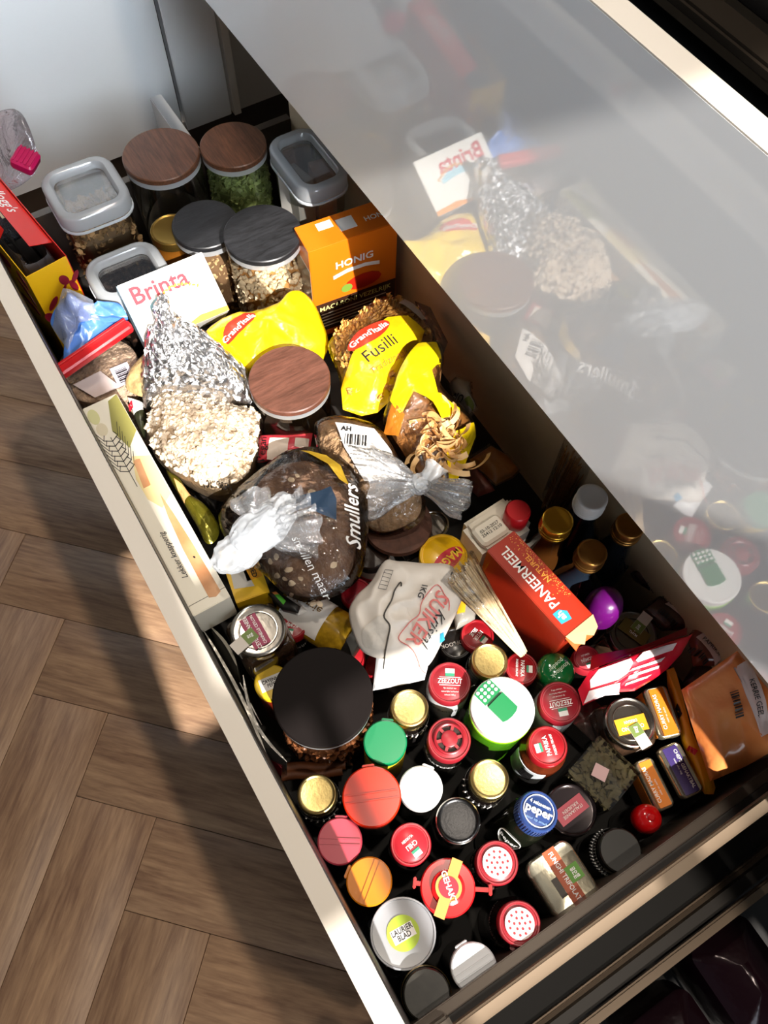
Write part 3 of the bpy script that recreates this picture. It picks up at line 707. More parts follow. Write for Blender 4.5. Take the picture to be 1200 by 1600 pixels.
a = face_a(t) + 0.3; zz = t['h'] - 0.05
m = MB(); R = t['R'] + 0.0006; ring = [(R * math.cos(a + 0.6 * math.cos(k * 0.2617)), R * math.sin(a + 0.6 * math.cos(k * 0.2617)), zz + 0.014 * math.sin(k * 0.2617)) for k in range(25)]
m.tube(ring, 0.0005, 5); m.build('label_ring', ink_w, t); text(t, 'peper', 0.009, wrapz(t['R'], a, zz), ink_w, 0.02); fin(t)
# dark round tin
t = jar('round_tin', 'dark glossy round tin tilted beside the clear herb box', 'tin', 893, 1265, 40, 0.085, mat('dark_tin_lid', '2a2324', 0.18, 0.6), 'metal', 0.012, mat('maroon_tin', '4a1820', 0.25, 0.4), 1.0, neck=False)
ux, uy = lid_axes(893, 1265, 0.085, (0.6, 0.8)); MB().quad(Vector((0, 0, t['h'] - 0.0012)) - ux * 0.017 - uy * 0.008, ux * 0.034, uy * 0.016).build('label', mat('maroon_label', '6a1c26', 0.4), t, smooth=False); text(t, 'ITALIAANSE\nKRUIDEN', 0.0045, flat((0, 0, t['h'] - 0.0003), ux, uy), mat('grey_print', '8a837c', 0.5)); fin(t)
# screw-top bottle with red knob cap
t = jar('sauce_bottle', 'small bottle with a glossy red knobbed cap by the side rail', 'bottle', 1017, 1277, 23, 0.10, mat('glossy_red_cap', 'c20c10', 0.12, coat=0.7), 'dome', 0.022, dark_spice, 1.15)
MB().lathe([(t['r'] * 0.26, t['h'] - 0.002), (t['r'] * 0.26, t['h'] + 0.002), (t['r'] * 0.18, t['h'] + 0.003)], 20).build('knob', MATS['glossy_red_cap'], t); fin(t)
# green ball lid
gb_ = mat('glossy_green_lid', '0c6a34', 0.12, coat=0.8)
t = jar('garlic_jar', 'jar with a rounded glossy green lid behind the paprika jar', 'jar', 872, 1043, 30, 0.11, gb_, 'dome', 0.020, mat('garlic_glass', '5c574a', 0.15, coat=0.5), 1.0)
ux, uy = lid_axes(872, 1043, 0.11, (1, -0.35)); r = t['r']; h = t['h']
def domefn(p): 
    q = ux * p.x + uy * p.y; d = min(1, math.hypot(q.x, q.y) / r); return Vector((q.x, q.y, h - 0.020 * d ** 2.2 * 0.75 + 0.0012))
text(t, 'knoflook\npoeder', 0.0068, domefn, mat('pale_green_print', 'b6dcc0', 0.5), 0.01); fin(t)
# purple knob
t = jar('oil_bottle', 'dark bottle with a round purple cap beside the gold-capped bottles', 'bottle', 953, 934, 30, 0.155, mat('purple_cap', '5d0d63', 0.3, coat=0.3), 'dome', 0.045, dark_spice, 1.1); fin(t)
# yellow and red round tub
t = jar('stock_tub', 'round yellow tub with a red oval logo under the sugar bag', 'tub', 693, 868, 38, 0.115, mat('yellow_tub_lid', 'f0bd10', 0.3, coat=0.3), 'rim', 0.012, mat('yellow_tub', 'd9a50c', 0.35), 0.98, neck=False)
ux, uy = lid_axes(693, 868, 0.115, (-0.75, -0.7)); u_, v_ = ux, uy
MB().poly([u_ * t['r'] * 0.78 * math.cos(k * 0.2617) + v_ * t['r'] * 0.38 * math.sin(k * 0.2617) + Vector((t['r'] * 0.25, t['r'] * 0.05, t['h'] - 0.0010)) for k in range(24)], (0, 0, 1), 0.0009).build('logo', ink_r, t, smooth=False)
text(t, 'MAGGI', 0.0135, flat(Vector((t['r'] * 0.25, t['r'] * 0.05, t['h'] + 0.0003)), -u_, -v_), mat('yellow_print', 'f3c31c', 0.4), 0.03, squeeze=0.85); fin(t)
# bottles at the back
def bottle(label, px, py, rpx, zt, capm, bodym, R, ribs=0, lh=0.022):
    top = S(px, py, zt); r = rpx * mpp(px, py, zt)
    t = thing('glass_bottle', label, 'bottle', (top.x, top.y, 0), None, 'bottles by the drawer back')
    n = r * 0.86
    MB().lathe([(R * 0.9, 0), (R, 0.005), (R, zt * 0.52), (R * 0.94, zt * 0.58), (R * 0.7, zt * 0.66), (n * 1.15, zt * 0.74), (n, zt * 0.80), (n, zt - 0.004)], 32).build('bottle_body', bodym, t)
    cp = MB().lathe([(r, zt - lh), (r, zt - 0.002), (r - 0.001, zt - 0.0005), (r - 0.0025, zt), (r * 0.7, zt - 0.0004)], 40).build('cap', capm, t)
    for k in range(2): MB().lathe([(r, zt - lh + 0.003 + 0.005 * k), (r + 0.0006, zt - lh + 0.004 + 0.005 * k), (r, zt - lh + 0.005 + 0.005 * k)], 40, close=False).build('cap_ring', capm, cp)
    return t
bronze = mat('bronze_cap', '9c7038', 0.3, 0.9); oil = mat('dark_bottle_glass', '15181c', 0.06, coat=0.8)
bottle('dark bottle with a bright gold cap beside the white jug', 872, 812, 25, 0.185, mat('bright_gold_cap', 'd6a838', 0.22, 0.9), mat('amber_bottle_glass', '3a200a', 0.06, coat=0.8), 0.026)
bottle('bottle with a grey-white screw cap among the gold-capped bottles', 926, 776, 25, 0.20, mat('grey_white_cap', 'c4c4c2', 0.4), oil, 0.029)
bottle('dark bottle with a bronze cap nearest to the purple cap', 926, 862, 24, 0.175, bronze, mat('navy_bottle_glass', '1c2530', 0.06, coat=0.8), 0.030)
bottle('dark bottle with a bronze cap half under the tall white front', 985, 820, 23, 0.185, bronze, oil, 0.024)
# jars with tin lids and paper labels
def tinlid(label, px, py, rpx, zt, lm, words, up, body, seal=None, stick=None):
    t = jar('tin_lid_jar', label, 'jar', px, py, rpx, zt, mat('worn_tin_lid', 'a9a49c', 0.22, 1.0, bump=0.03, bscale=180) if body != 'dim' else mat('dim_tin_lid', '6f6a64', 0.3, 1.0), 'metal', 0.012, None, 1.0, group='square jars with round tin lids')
    bd = [c for c in t.children if c.name.startswith('jar_body')]
    z = t['h']; r = t['r']
    for c in list(t.children):
        if c.name.startswith('jar_body'): bpy.data.objects.remove(c)
    ux, uy = lid_axes(px, py, zt, up); rz = math.atan2(ux.y, ux.x)
    MB().rr(r * 2.02, r * 2.02, r * 0.3, [(0.002, 0), (0, 0.003), (0, z - 0.024), (r * 0.10, z - 0.013), (r * 0.2, z - 0.010)], rz=rz).build('jar_body', mat('brown_spice_glass', '3a2a1f', 0.12, var=0.2, vscale=120, coat=0.7), t)
    MB().lathe([(r * 0.72, z - 0.0012), (r * 0.70, z + 0.0002), (r * 0.66, z + 0.0002), (r * 0.64, z - 0.0012)], 40, close=False).build('lid_bead', [c for c in t.children if c.name.startswith('lid')][0].data.materials[0], t)
    MB().quad(Vector((0, 0, z + 0.0003)) - ux * r * 0.62 - uy * r * 0.20, ux * r * 1.24, uy * r * 0.62, t=0.0005).build('lid_label', lm, t, smooth=False)
    for k, wd in enumerate(words): text(t, wd, (0.0058, 0.0044)[k], flat(Vector((0, 0, z + 0.0009)) + uy * r * (0.22 - 0.24 * k), ux, uy), ink_w, 0.015, squeeze=0.85)
    sdir = dirpx(px, py, zt, seal); sn = Vector((-sdir.y, sdir.x, 0))
    m = MB(); m.quad(Vector((0, 0, z + 0.0010)) + sdir * r * 0.15 - sn * r * 0.24, sdir * r * 0.95, sn * r * 0.48, t=0.0004); m.quad(sdir * (r + 0.0005) + Vector((0, 0, z + 0.0010)) - sn * r * 0.24, Vector((0, 0, -0.02)), sn * r * 0.48, t=0.0004)
    m.build('paper_seal', mat('cream_seal', 'd8cfc4', 0.6), t, smooth=False)
    gq = mat('olive_logo', '6f8440', 0.5); MB().quad(Vector((0, 0, z + 0.0014)) + sdir * r * 0.13 - sn * r * 0.23, sdir * r * 0.46, sn * r * 0.46, t=0.0003).build('logo', gq, t, smooth=False)
    text(t, 'eu\nro\nma', 0.0036, flat(Vector((0, 0, z + 0.0019)) + sdir * r * 0.36, ux, uy), ink_w, 0.03, lines=0.62); fin(t)
    return t
tinlid('square jar with a tin lid and a crimson label by the breadstick box', 403, 984, 44, 0.14, mat('crimson_label', 'a2395a', 0.5), ['CEYLON KANEEL', 'CANNELLE CEYLON'], (-0.8, 0.45), 'x', (-0.75, 0.65))
tinlid('square jar with a tin lid and a golden yellow label by the curry tins', 985, 1128, 40, 0.10, mat('golden_label', 'd9a01c', 0.5), ['OREGANO', 'ORIGAN'], (0.35, 0.95), 'x', (0.55, 0.85))
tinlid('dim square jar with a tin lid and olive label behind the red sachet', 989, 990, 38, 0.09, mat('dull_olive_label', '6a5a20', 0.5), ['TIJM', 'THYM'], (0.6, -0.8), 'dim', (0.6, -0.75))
# big jar with matt black lid
def storage(label, px, py, rpx, zt, lidm, zlev, content=None, lh=0.014, grain=None, gm=None, ngr=0, z0=0.0, body=1.0, gsc=1.0):
    lh = 0.0075; top = S(px, py, zt); r = rpx * mpp(px, py, zt); t = thing('storage_jar', label, 'jar', (top.x, top.y, z0), None, 'glass storage jars'); h = zt - z0; R = r * 0.97 * body
    MB().lathe([(R * 0.94, 0.0005), (R, 0.006), (R, h - lh - 0.012), (R * 0.97, h - lh - 0.006), (R * 0.97, h - lh - 0.001)], 48, close=False).build('glass', glass_m, t)
    MB().lathe([(R * 0.94, 0.0), (R * 0.94, 0.004)], 40).build('glass_base', glass_m, t)
    MB().lathe([(r, h - lh), (r, h - 0.0012), (r - 0.0012, h)], 56).build('lid', lidm, t)
    MB().lathe([(r * 0.95, h - lh - 0.009), (r * 0.99, h - lh - 0.008), (r * 0.99, h - lh)], 48, close=False).build('seal_ring', film('silicone_seal', (0.9, 0.9, 0.9), 0.2, 0.1, 0.5, milky=0.5), t)
    if content:
        MB().lathe([(R * 0.90, 0.005), (R * 0.90, zlev - 0.004), (R * 0.5, zlev)], 40).build('filling', content, t)
        if grain:
            pl = []
            for _ in range(ngr):
                if random.random() < 0.25:
                    a = random.uniform(0, 6.28); q = R * 0.9 * math.sqrt(random.random()); p = Vector((q * math.cos(a), q * math.sin(a), zlev + random.uniform(-.002, .002)))
                else:
                    a = random.uniform(0, 6.28); p = Vector((R * 0.915 * math.cos(a), R * 0.915 * math.sin(a), random.uniform(0.008, zlev)))
                pl.append(rnd_m(p, gsc * random.uniform(0.8, 1.2)))
            MB().scatter(grain, pl).build('grains', gm, t, kind='stuff')
    return t
walnut = wood('walnut_lid', '3f2618', '6d4630', (6, 60, 60), 0.4)
walnut2 = wood('walnut_lid_reddish', '4c2c1f', '74493a', (50, 7, 50), 0.45)
blackwood = wood('black_stained_lid', '151516', '2c2c2f', (60, 8, 60), 0.4)
flake = ico(1, (0.0045, 0.0035, 0.0012)); seed = ico(1, (0.0055, 0.0032, 0.0013)); bean = ico(1, (0.0055, 0.0035, 0.003), 0.0015); oat = ico(1, (0.0035, 0.0022, 0.0011))
storage('glass jar with a walnut lid, almost empty, beside the far container', 251, 240, 60, 0.19, walnut, 0.03, mat('grey_flour', '8b8578', 0.8))
storage('glass jar with a walnut lid, filled with green pumpkin seeds', 364, 225, 52, 0.185, walnut, 0.135, mat('seed_bed', '6d7a3e', 0.8), grain=seed, gm=mat('pumpkin_seed', '8f9c58', 0.5, var=0.25, vscale=80), ngr=900)
storage('glass jar with a stained black lid partly shaded by its neighbour', 320, 349, 52, 0.165, blackwood, 0.12, mat('brown_rice_bed', '7a5a3c', 0.8), grain=oat, gm=mat('rice_grain', 'c9a878', 0.6), ngr=500)
storage('glass jar with a stained black lid, filled with pale cereal loops', 410, 363, 61, 0.19, blackwood, 0.13, mat('cereal_bed', 'c08a4c', 0.8), grain=bean, gm=mat('cereal_grain', 'e6cda8', 0.6, var=0.25, vscale=60), ngr=900)
storage('glass jar with a reddish walnut lid in the middle of the bags', 452, 591, 64, 0.185, walnut2, 0.09, mat('dark_tea', '4a3a2c', 0.8))
storage('large glass jar with a matt black lid, filled with brown beans', 504, 1087, 79, 0.155, mat('matt_black_lid', '150f0e', 0.7, spec=0.15), 0.12, mat('bean_bed', '4a2c1c', 0.8), grain=bean, gm=mat('brown_bean', '7a4a2c', 0.35, var=0.3, vscale=60), ngr=700, gsc=1.3)
t = jar('honey_jar', 'jar with a plain gold lid half hidden under the black lid', 'jar', 268, 358, 34, 0.15, mat('dull_gold_lid', 'a88743', 0.3, 0.9), 'metal', 0.012, mat('honey_glass', '6a4012', 0.1, coat=0.6), 1.05); fin(t)
t = jar('cayenne_pot', 'pot with a yellow lid label beside the big black lid', 'pot', 425, 1066, 28, 0.10, mat('yellow_label_lid', 'e9c11a', 0.4), 'flat', 0.010, mat('cayenne_glass', '7a2412', 0.2), 1.0, neck=False)
ux, uy = lid_axes(425, 1066, 0.10, (-0.35, -0.95)); MB().quad(Vector((0, 0, t['h'] - 0.0002)) - ux * 0.013 - uy * 0.007, ux * 0.026, uy * 0.014).build('label', ink_w, t, smooth=False); text(t, 'CAYENNE\nPEPER', 0.0055, flat((0, 0, t['h'] + 0.0005), ux, uy), ink_k, 0.02, squeeze=0.8, lines=0.85); fin(t)
t = jar('chilli_jar', 'jar with a white and red label beside the dark bread', 'jar', 578, 862, 28, 0.10, mat('dark_brown_lid', '2c1d14', 0.3), 'flat', 0.018, mat('white_label_glass', 'e6ddd0', 0.4), 1.05, base=(590, 905))
a = face_a(t) ; lb = label_band(t, t['h'] - 0.058, t['h'] - 0.036, ink_r, a - 0.7, a + 0.7, 'label', 0.0008)
text(t, 'Silvo', 0.012, wrapz(t['R'], a, t['h'] - 0.047, 0.0014), ink_w, 0.01); text(t, 'Chilipoeder', 0.006, wrapz(t['R'], a, t['h'] - 0.064, 0.0010), mat('plum_print', '5c2430', 0.5)); fin(t)
# curry jar lying with its white label up
p = S(497, 970, 0.085); ax = dirpx(497, 970, 0.085, (1.0, 0.62)); sd = Vector((-ax.y, ax.x, 0)); 
t = thing('curry_jar', 'jar of golden curry powder lying on its side, white label upward', 'jar', p - Vector((0, 0, 0.026)), frame_m(ax, sd, Vector((0, 0, 1))))
def xlathe(prof, seg=32): 
    m = MB().lathe(prof, seg); m.v = [Vector((v.z, v.x, v.y + 0.026)) for v in m.v]; return m
xlathe([(0.018, -0.045), (0.025, -0.04), (0.025, 0.03), (0.02, 0.038), (0.019, 0.042)]).build('jar_body', mat('curry_powder_glass', 'a8831c', 0.15, var=0.25, vscale=160, coat=0.7), t)
xlathe([(0.0215, 0.042), (0.0215, 0.055), (0.020, 0.056)]).build('lid', black_p, t)
m = MB(); n = 16; R = 0.0254
m.loops([[Vector((x, R * math.cos(math.radians(25 + 130 * k / n)), 0.026 + R * math.sin(math.radians(25 + 130 * k / n)))) for k in range(n + 1)] for x in (-0.038, 0.012)], (False, False), wrap=False).build('label', ink_w, t)
def lyf(cx, cy):
    def fn(p):
        a = math.pi / 2 - (p.y + cy) / R; return Vector((cx + p.x, (R + 0.0008) * math.cos(a) * -1, 0.026 + (R + 0.0008) * math.sin(a)))
    return fn
text(t, 'Kerrie', 0.013, lyf(-0.014, -0.004), mat('brown_print', '8a6a3a', 0.5), 0.01); MB().quad((-0.036, 0.006, 0.0512), (0.014, 0, 0), (0, 0.009, -0.0012), t=0.0006).build('logo', ink_k, t, smooth=False)
# ================================================================ boxes, tins and containers
def obox(name, label, cat, pxs, zs, thick, m, bevel=0.0008, part='carton', group=None, build=True):
    """pxs = corners of the upper face, reading order: bottom-left, bottom-right, top-right, top-left"""
    zs = zs if isinstance(zs, (list, tuple)) else [zs] * 4
    p = [S(a, b, c) for (a, b), c in zip(pxs, zs)]
    ux = ((p[1] - p[0]) + (p[2] - p[3])) / 2; uy = ((p[3] - p[0]) + (p[2] - p[1])) / 2
    a, b = ux.length, uy.length; ux.normalize(); w = ux.cross(uy).normalized(); uy = w.cross(ux)
    c = sum(p, Vector()) / 4 - w * thick
    t = thing(name, label, cat, c, frame_m(ux, uy, w), group)
    if build: MB().box((0, 0, thick / 2), (a, b, thick)).build(part, m, t, bevel=bevel)
    return t, a, b, thick
def topfn(x, y, z, ang=0.0):
    c, s_ = math.cos(ang), math.sin(ang); return flat((x, y, z), (c, s_, 0), (-s_, c, 0))
def pr(t, name, m, pts, z, th=0.0004): return MB().poly([(x, y, z) for x, y in pts], (0, 0, 1), th).build(name, m, t, smooth=False)
def ell(cx, cy, a, b, ang=0.0, n=24): return [(cx + a * math.cos(k * 2 * math.pi / n) * math.cos(ang) - b * math.sin(k * 2 * math.pi / n) * math.sin(ang), cy + a * math.cos(k * 2 * math.pi / n) * math.sin(ang) + b * math.sin(k * 2 * math.pi / n) * math.cos(ang)) for k in range(n)]

# clear containers with grey lids
lidgrey = film('grey_lid_plastic', (0.75, 0.78, 0.80), 0.15, 0.08, 0.6, milky=0.85, milk=(0.62, 0.65, 0.68))
def container(label, pxs, zt, cm, level, gm=None, ng=0, grain=None, bagm=None):
    p = [S(a, b, zt) for a, b in pxs]; ux = ((p[1] - p[0]) + (p[2] - p[3])) / 2; uy = ((p[3] - p[0]) + (p[2] - p[1])) / 2
    a, b = ux.length, uy.length; ux.normalize(); c = sum(p, Vector()) / 4; rz = math.atan2(ux.y, ux.x)
    t = thing('storage_container', label, 'container', (c.x, c.y, 0), rz, 'clear containers with grey lids'); h = zt; r = 0.024
    MB().rr(a * 0.92, b * 0.92, r, [(0.010, 0.0005), (0.006, 0.004), (0.001, h * 0.6), (0, h - 0.016)], ends=(True, False)).build('container_body', glass_m, t)
    m = MB().rr(a, b, r + 0.002, [(0.003, h - 0.022), (0, h - 0.020), (0, h - 0.004), (0.002, h - 0.001), (0.005, h), (0.011, h), (0.013, h - 0.002), (0.014, h - 0.010)], ends=(False, False)); m.build('lid_frame', lidgrey, t)
    MB().rr(a, b, r + 0.002, [(0.001, h - 0.026), (-0.001, h - 0.025), (-0.001, h - 0.0225), (0.001, h - 0.022)], ends=(False, False)).build('lid_seal', mat('pale_seal', 'c3c8cc', 0.4), t)
    MB().rr(a - 0.026, b - 0.026, r - 0.009, [(0, h - 0.011), (0, h - 0.009)]).build('lid_window', film('lid_window', (0.97, 0.97, 0.97), 0.03, 0.03, 0.55), t)
    MB().rr(a * 0.84, b * 0.84, r * 0.8, [(0.006, 0.005), (0.0, 0.01), (0, level - 0.004), (0.006, level)]).build('filling', cm, t)
    if ng:
        pl = []
        for _ in range(ng):
            x, y = random.uniform(-.42, .42) * a, random.uniform(-.42, .42) * b
            if random.random() < 0.5: pl.append(rnd_m(Vector((x, y, level + random.uniform(-.002, .003))), random.uniform(.7, 1.3)))
            else:
                s_ = random.choice((-1, 1)); z = random.uniform(0.02, level)
                pl.append(rnd_m(Vector((x, s_ * b * 0.42, z)) if random.random() < .5 else Vector((s_ * a * 0.42, y, z)), random.uniform(.7, 1.3)))
        MB().scatter(grain, pl).build('grains', gm, t, kind='stuff')
    return t
muesli = mat('muesli_flake', 'a58256', 0.7, var=0.35, vscale=70)
container('clear square container of muesli with a grey lid beside the red carton', [(96, 351), (218.7, 307.5), (154.6, 234.6), (55, 275)], 0.195, mat('muesli_bed', '6b543a', 0.8), 0.145, muesli, 700, flake)
container('clear container with a grey lid and dark raisins beside the white carton', [(157, 474), (285, 430), (222, 366), (124, 415)], 0.172, mat('raisin_bed', '2e2019', 0.7, var=0.3), 0.12, mat('raisin', '3a271d', 0.4, var=0.3), 500, bean)
container('clear oblong container with a grey lid and paper packs, under the tall front', [(475, 303), (556, 276), (484, 188), (409, 223)], 0.195, mat('pale_paper_fill', 'bdb9ae', 0.7, var=0.15), 0.10)
c3 = [o for o in COL.objects if o.name.startswith('storage_container')][-1]
m = MB(); m.box((-0.02, 0.0, 0.13), (0.028, 0.040, 0.09), 0.2); m.build('paper_pack', mat('white_pack', 'dedad2', 0.5), c3)
MB().box((0.016, -0.006, 0.125), (0.026, 0.036, 0.10), -0.15).build('paper_pack', mat('orange_white_pack', 'd68a4a', 0.5, col2='e9e4da', vscale=18), c3)
MB().box((0.0, 0.0, 0.085), (0.06, 0.075, 0.03), 0.1).build('paper_pack', mat('pale_green_pack', 'cfd8a8', 0.5), c3)

# macaroni carton, upright against the drawer back
p0 = S(488, 399, 0.198); u = S(627, 351, 0.198) - p0; u.normalize()
mc = thing('pasta_carton', 'orange and brown macaroni carton standing under the tall front', 'box', (p0.x - 0.0225, p0.y + 0.06, 0.03), math.atan2(u.y, u.x) - math.pi / 2)
H = 0.168; org = mat('orange_carton', 'e2720f', 0.4, coat=0.15); brn = mat('brown_carton', '3a2114', 0.45)
MB().box((0, 0, H / 2), (0.045, 0.12, H)).build('carton', org, mc, bevel=0.0008)
MB().quad((0.0226, -0.059, 0.002), (0, 0.118, 0), (0, 0, 0.068), (1, 0, 0), 0.0004).build('brown_panel', brn, mc, smooth=False)
MB().quad((-0.0223, -0.0602, 0.004), (0.0446, 0, 0), (0, 0, 0.13), (0, -1, 0), 0.0004).build('side_window', mat('grey_side_window', '8f8577', 0.2, var=0.3, vscale=40), mc, smooth=False)
X0 = 0.0232
fx = lambda y, z: flat((X0, y, z), (0, 1, 0), (0, 0, 1))
text(mc, 'HONIG', 0.016, fx(0.0, 0.130), ink_w, 0.02); text(mc, 'MACARONI VEZELRIJK', 0.0115, fx(0.0, 0.060), mat('pale_lime_print', 'd9d98a', 0.5), 0.015, squeeze=0.9)
for k in range(5): MB().quad((X0, -0.05, 0.048 - k * 0.006), (0, 0.095 - (k % 2) * 0.02, 0), (0, 0, 0.0018), (1, 0, 0), 0.0003).build('print_line', mat('pale_print', 'cfc5b4', 0.5), mc, smooth=False)
MB().quad((X0, -0.05, 0.006), (0, 0.055, 0), (0, 0, 0.010), (1, 0, 0), 0.0003).build('orange_strip', mat('strip_orange', 'e06a1a', 0.5), mc, smooth=False)
m = MB(); m.poly([(X0, 0.012 + 0.026 * math.cos(k * .5236), 0.088 + 0.013 * math.sin(k * .5236)) for k in range(12)], (1, 0, 0), 0.0004); m.build('tomato_print', mat('tomato_red', 'b8240f', 0.4), mc, smooth=False)
m = MB(); m.poly([(X0 + .0003, -0.012 + 0.008 * math.cos(k * .5236), 0.085 + 0.007 * math.sin(k * .5236)) for k in range(12)], (1, 0, 0), 0.0004); m.build('basil_print', mat('basil_green', '7a9a3a', 0.4), mc, smooth=False)
MB().poly([(X0, y, z) for y, z in ((-0.03, 0.108), (-0.01, 0.113), (0.015, 0.113), (0.035, 0.108), (0.035, 0.114), (0.015, 0.119), (-0.01, 0.119), (-0.03, 0.114))], (1, 0, 0), 0.0003).build('ribbon_print', ink_w, mc, smooth=False)
MB().quad((-0.016, -0.035, H), (0.012, 0, 0), (0, 0.02, 0), (0, 0, 1), 0.0004).build('top_label', ink_w, mc, smooth=False); MB().quad((-0.012, -0.01, H), (0.020, 0, 0), (0, 0.022, 0), (0, 0, 1), 0.0004).build('top_label', ink_w, mc, smooth=False)
text(mc, 'HONIG', 0.011, flat((0.002, 0.042, H), (0, 1, 0), (-1, 0, 0)), ink_w, 0.02)

# white breakfast carton lying tilted
t, a, b, th = obox('cereal_carton', 'white cereal carton with red lettering lying tilted on the containers', 'box', [(228, 528), (366, 492), (308, 386), (182, 458)], [0.165, 0.165, 0.205, 0.205], 0.048, mat('white_carton', 'f2f1ec', 0.4))
text(t, 'Brinta', 0.029, topfn(-0.010, b * 0.24, th), ink_r, 0.02)
m = MB(); m.poly([(x, y, th) for x, y in [(-0.03 + 0.058 * k / 12, b * 0.03 + 0.010 * math.sin(math.pi * k / 12)) for k in range(13)] + [(0.028 - 0.058 * k / 12, b * -0.05 + 0.004 * math.sin(math.pi * k / 12)) for k in range(13)]], (0, 0, 1), 0.0003); m.build('sky_print', mat('sky_blue_print', '9cd3e6', 0.5), t, smooth=False)
m = MB()
for k in range(14): m.poly([(x, y, th) for x, y in ell(-0.02 + 0.052 * k / 13, b * 0.045 + 0.010 * math.sin(math.pi * k / 13) , 0.0024, 0.0012, 0.9 if k % 2 else -0.3, 10)], (0, 0, 1), 0.0006)
m.build('wheat_print', mat('wheat_gold', 'd99a1e', 0.5), t, smooth=False)
pr(t, 'orange_border', mat('orange_border', 'ee9416', 0.4), [(-0.01, -b / 2), (a / 2, -b / 2), (a / 2, -b / 2 + 0.006), (0.02, -b / 2 + 0.008)], th)
MB().quad((-a / 2 - 0.0002, -b / 2, 0.002), (0, b, 0), (0, 0, th - 0.004), (-1, 0, 0), 0.0004).build('blue_side', mat('pale_blue_side', 'a9cfe2', 0.4), t, smooth=False)
MB().quad((-a / 2, -b / 2 - 0.0002, 0.002), (a * 0.45, 0, 0), (0, 0, th - 0.004), (0, -1, 0), 0.0004).build('teal_side', mat('teal_side', '3d9fbe', 0.4), t, smooth=False)

# open cereal carton in the far front corner
ZK = 0.205
kp = [S(40, 434, ZK), S(104, 400, ZK)]; ux = (kp[0] - kp[1]).normalized(); wk_ = (kp[0] - kp[1]).length; uy = Vector((-ux.y, ux.x, 0)); 
if uy.x < 0: uy = -uy
c = (kp[0] + kp[1]) / 2 - uy * 0.105
rot = math.atan2(uy.y, uy.x)
kc = thing('open_cereal_carton', 'open red and yellow cereal carton with a grey inner bag in the front corner', 'box', (c.x, c.y, 0), rot)
redc = mat('red_carton', 'd8261c', 0.4, coat=0.2); yel = mat('yellow_carton', 'f2b70f', 0.4, coat=0.2); bd = mat('raw_board', 'b9a58a', 0.7)
L = 0.21; Wd = wk_
for s_ in (-1, 1):
    MB().box((0, s_ * (Wd / 2 - 0.0005), ZK / 2), (L, 0.001, ZK)).build('long_side', redc if s_ > 0 else yel, kc)
MB().box((L / 2 - 0.0005, 0, ZK / 2), (0.001, Wd - 0.002, ZK)).build('end_wall', yel, kc)
MB().box((-L / 2 + 0.0005, 0, ZK / 2), (0.001, Wd - 0.002, ZK)).build('end_wall', redc, kc)
MB().box((0, 0, 0.001), (L - 0.002, Wd - 0.002, 0.001)).build('carton_bottom', bd, kc)
MB().quad((-L * 0.46, Wd / 2 - 0.002, ZK - 0.004), (L * 0.80, 0, 0), (0, -0.026, 0.010), (0, 0, 1), 0.0008).build('top_flap', redc, kc, smooth=False)
MB().quad((-L * 0.46, -Wd / 2 + 0.002, ZK - 0.002), (L * 0.62, 0, 0), (0, 0.012, 0.012), (0, 0, 1), 0.0008).build('top_flap', redc, kc, smooth=False)
MB().quad((-L * 0.46, Wd / 2 - 0.029, ZK + 0.0065), (L * 0.52, 0, 0), (0, -0.003, 0.0005), (0, 0, 1), 0.0008).build('cut_edge', bd, kc, smooth=False)
text(kc, "Kellogg's", 0.019, flat((-0.030, Wd / 2 - 0.015, ZK + 0.0015), (1, 0, 0), (0, 0.93, -0.36)), ink_w, 0.01, 0.25)
mar = mat('maroon_print', '8e1a2e', 0.4); X1 = L / 2 + 0.0004
def end_blob(pts): MB().poly([(X1, y, z) for y, z in pts], (1, 0, 0), 0.0004).build('brand_print', mar, kc, smooth=False)
def blob(cy, cz, a_, b_, ang): return ell(cy, cz, a_, b_, ang, 16)
end_blob(blob(0.012, 0.175, 0.0055, 0.0085, 0.3)); end_blob(blob(0.008, 0.163, 0.006, 0.002, 0.9)); end_blob(blob(0.026, 0.172, 0.009, 0.0035, 0.9)); end_blob(blob(0.020, 0.16, 0.004, 0.010, 0.2)); end_blob(blob(-0.012, 0.150, 0.011, 0.004, 0.8)); end_blob(blob(-0.004, 0.140, 0.004, 0.014, -0.3)); end_blob(blob(0.014, 0.135, 0.005, 0.016, -0.2)); end_blob(blob(-0.022, 0.13, 0.006, 0.012, 0.4)); end_blob(blob(0.0, 0.112, 0.016, 0.005, 0.5)); end_blob(blob(0.02, 0.108, 0.01, 0.004, 0.3))
Y1 = -Wd / 2 - 0.0004
for cx, cz, a_, b_, ang in ((0.02, 0.165, 0.03, 0.01, 0.5), (0.06, 0.14, 0.022, 0.008, -0.7), (0.0, 0.13, 0.02, 0.007, 0.9), (0.075, 0.175, 0.01, 0.014, 0.2), (-0.05, 0.15, 0.03, 0.01, 0.4), (0.04, 0.10, 0.03, 0.008, 0.2)):
    MB().poly([(x, Y1, z) for x, z in ell(cx, cz, a_, b_, ang, 16)], (0, -1, 0), 0.0004).build('brand_print', mar, kc, smooth=False)
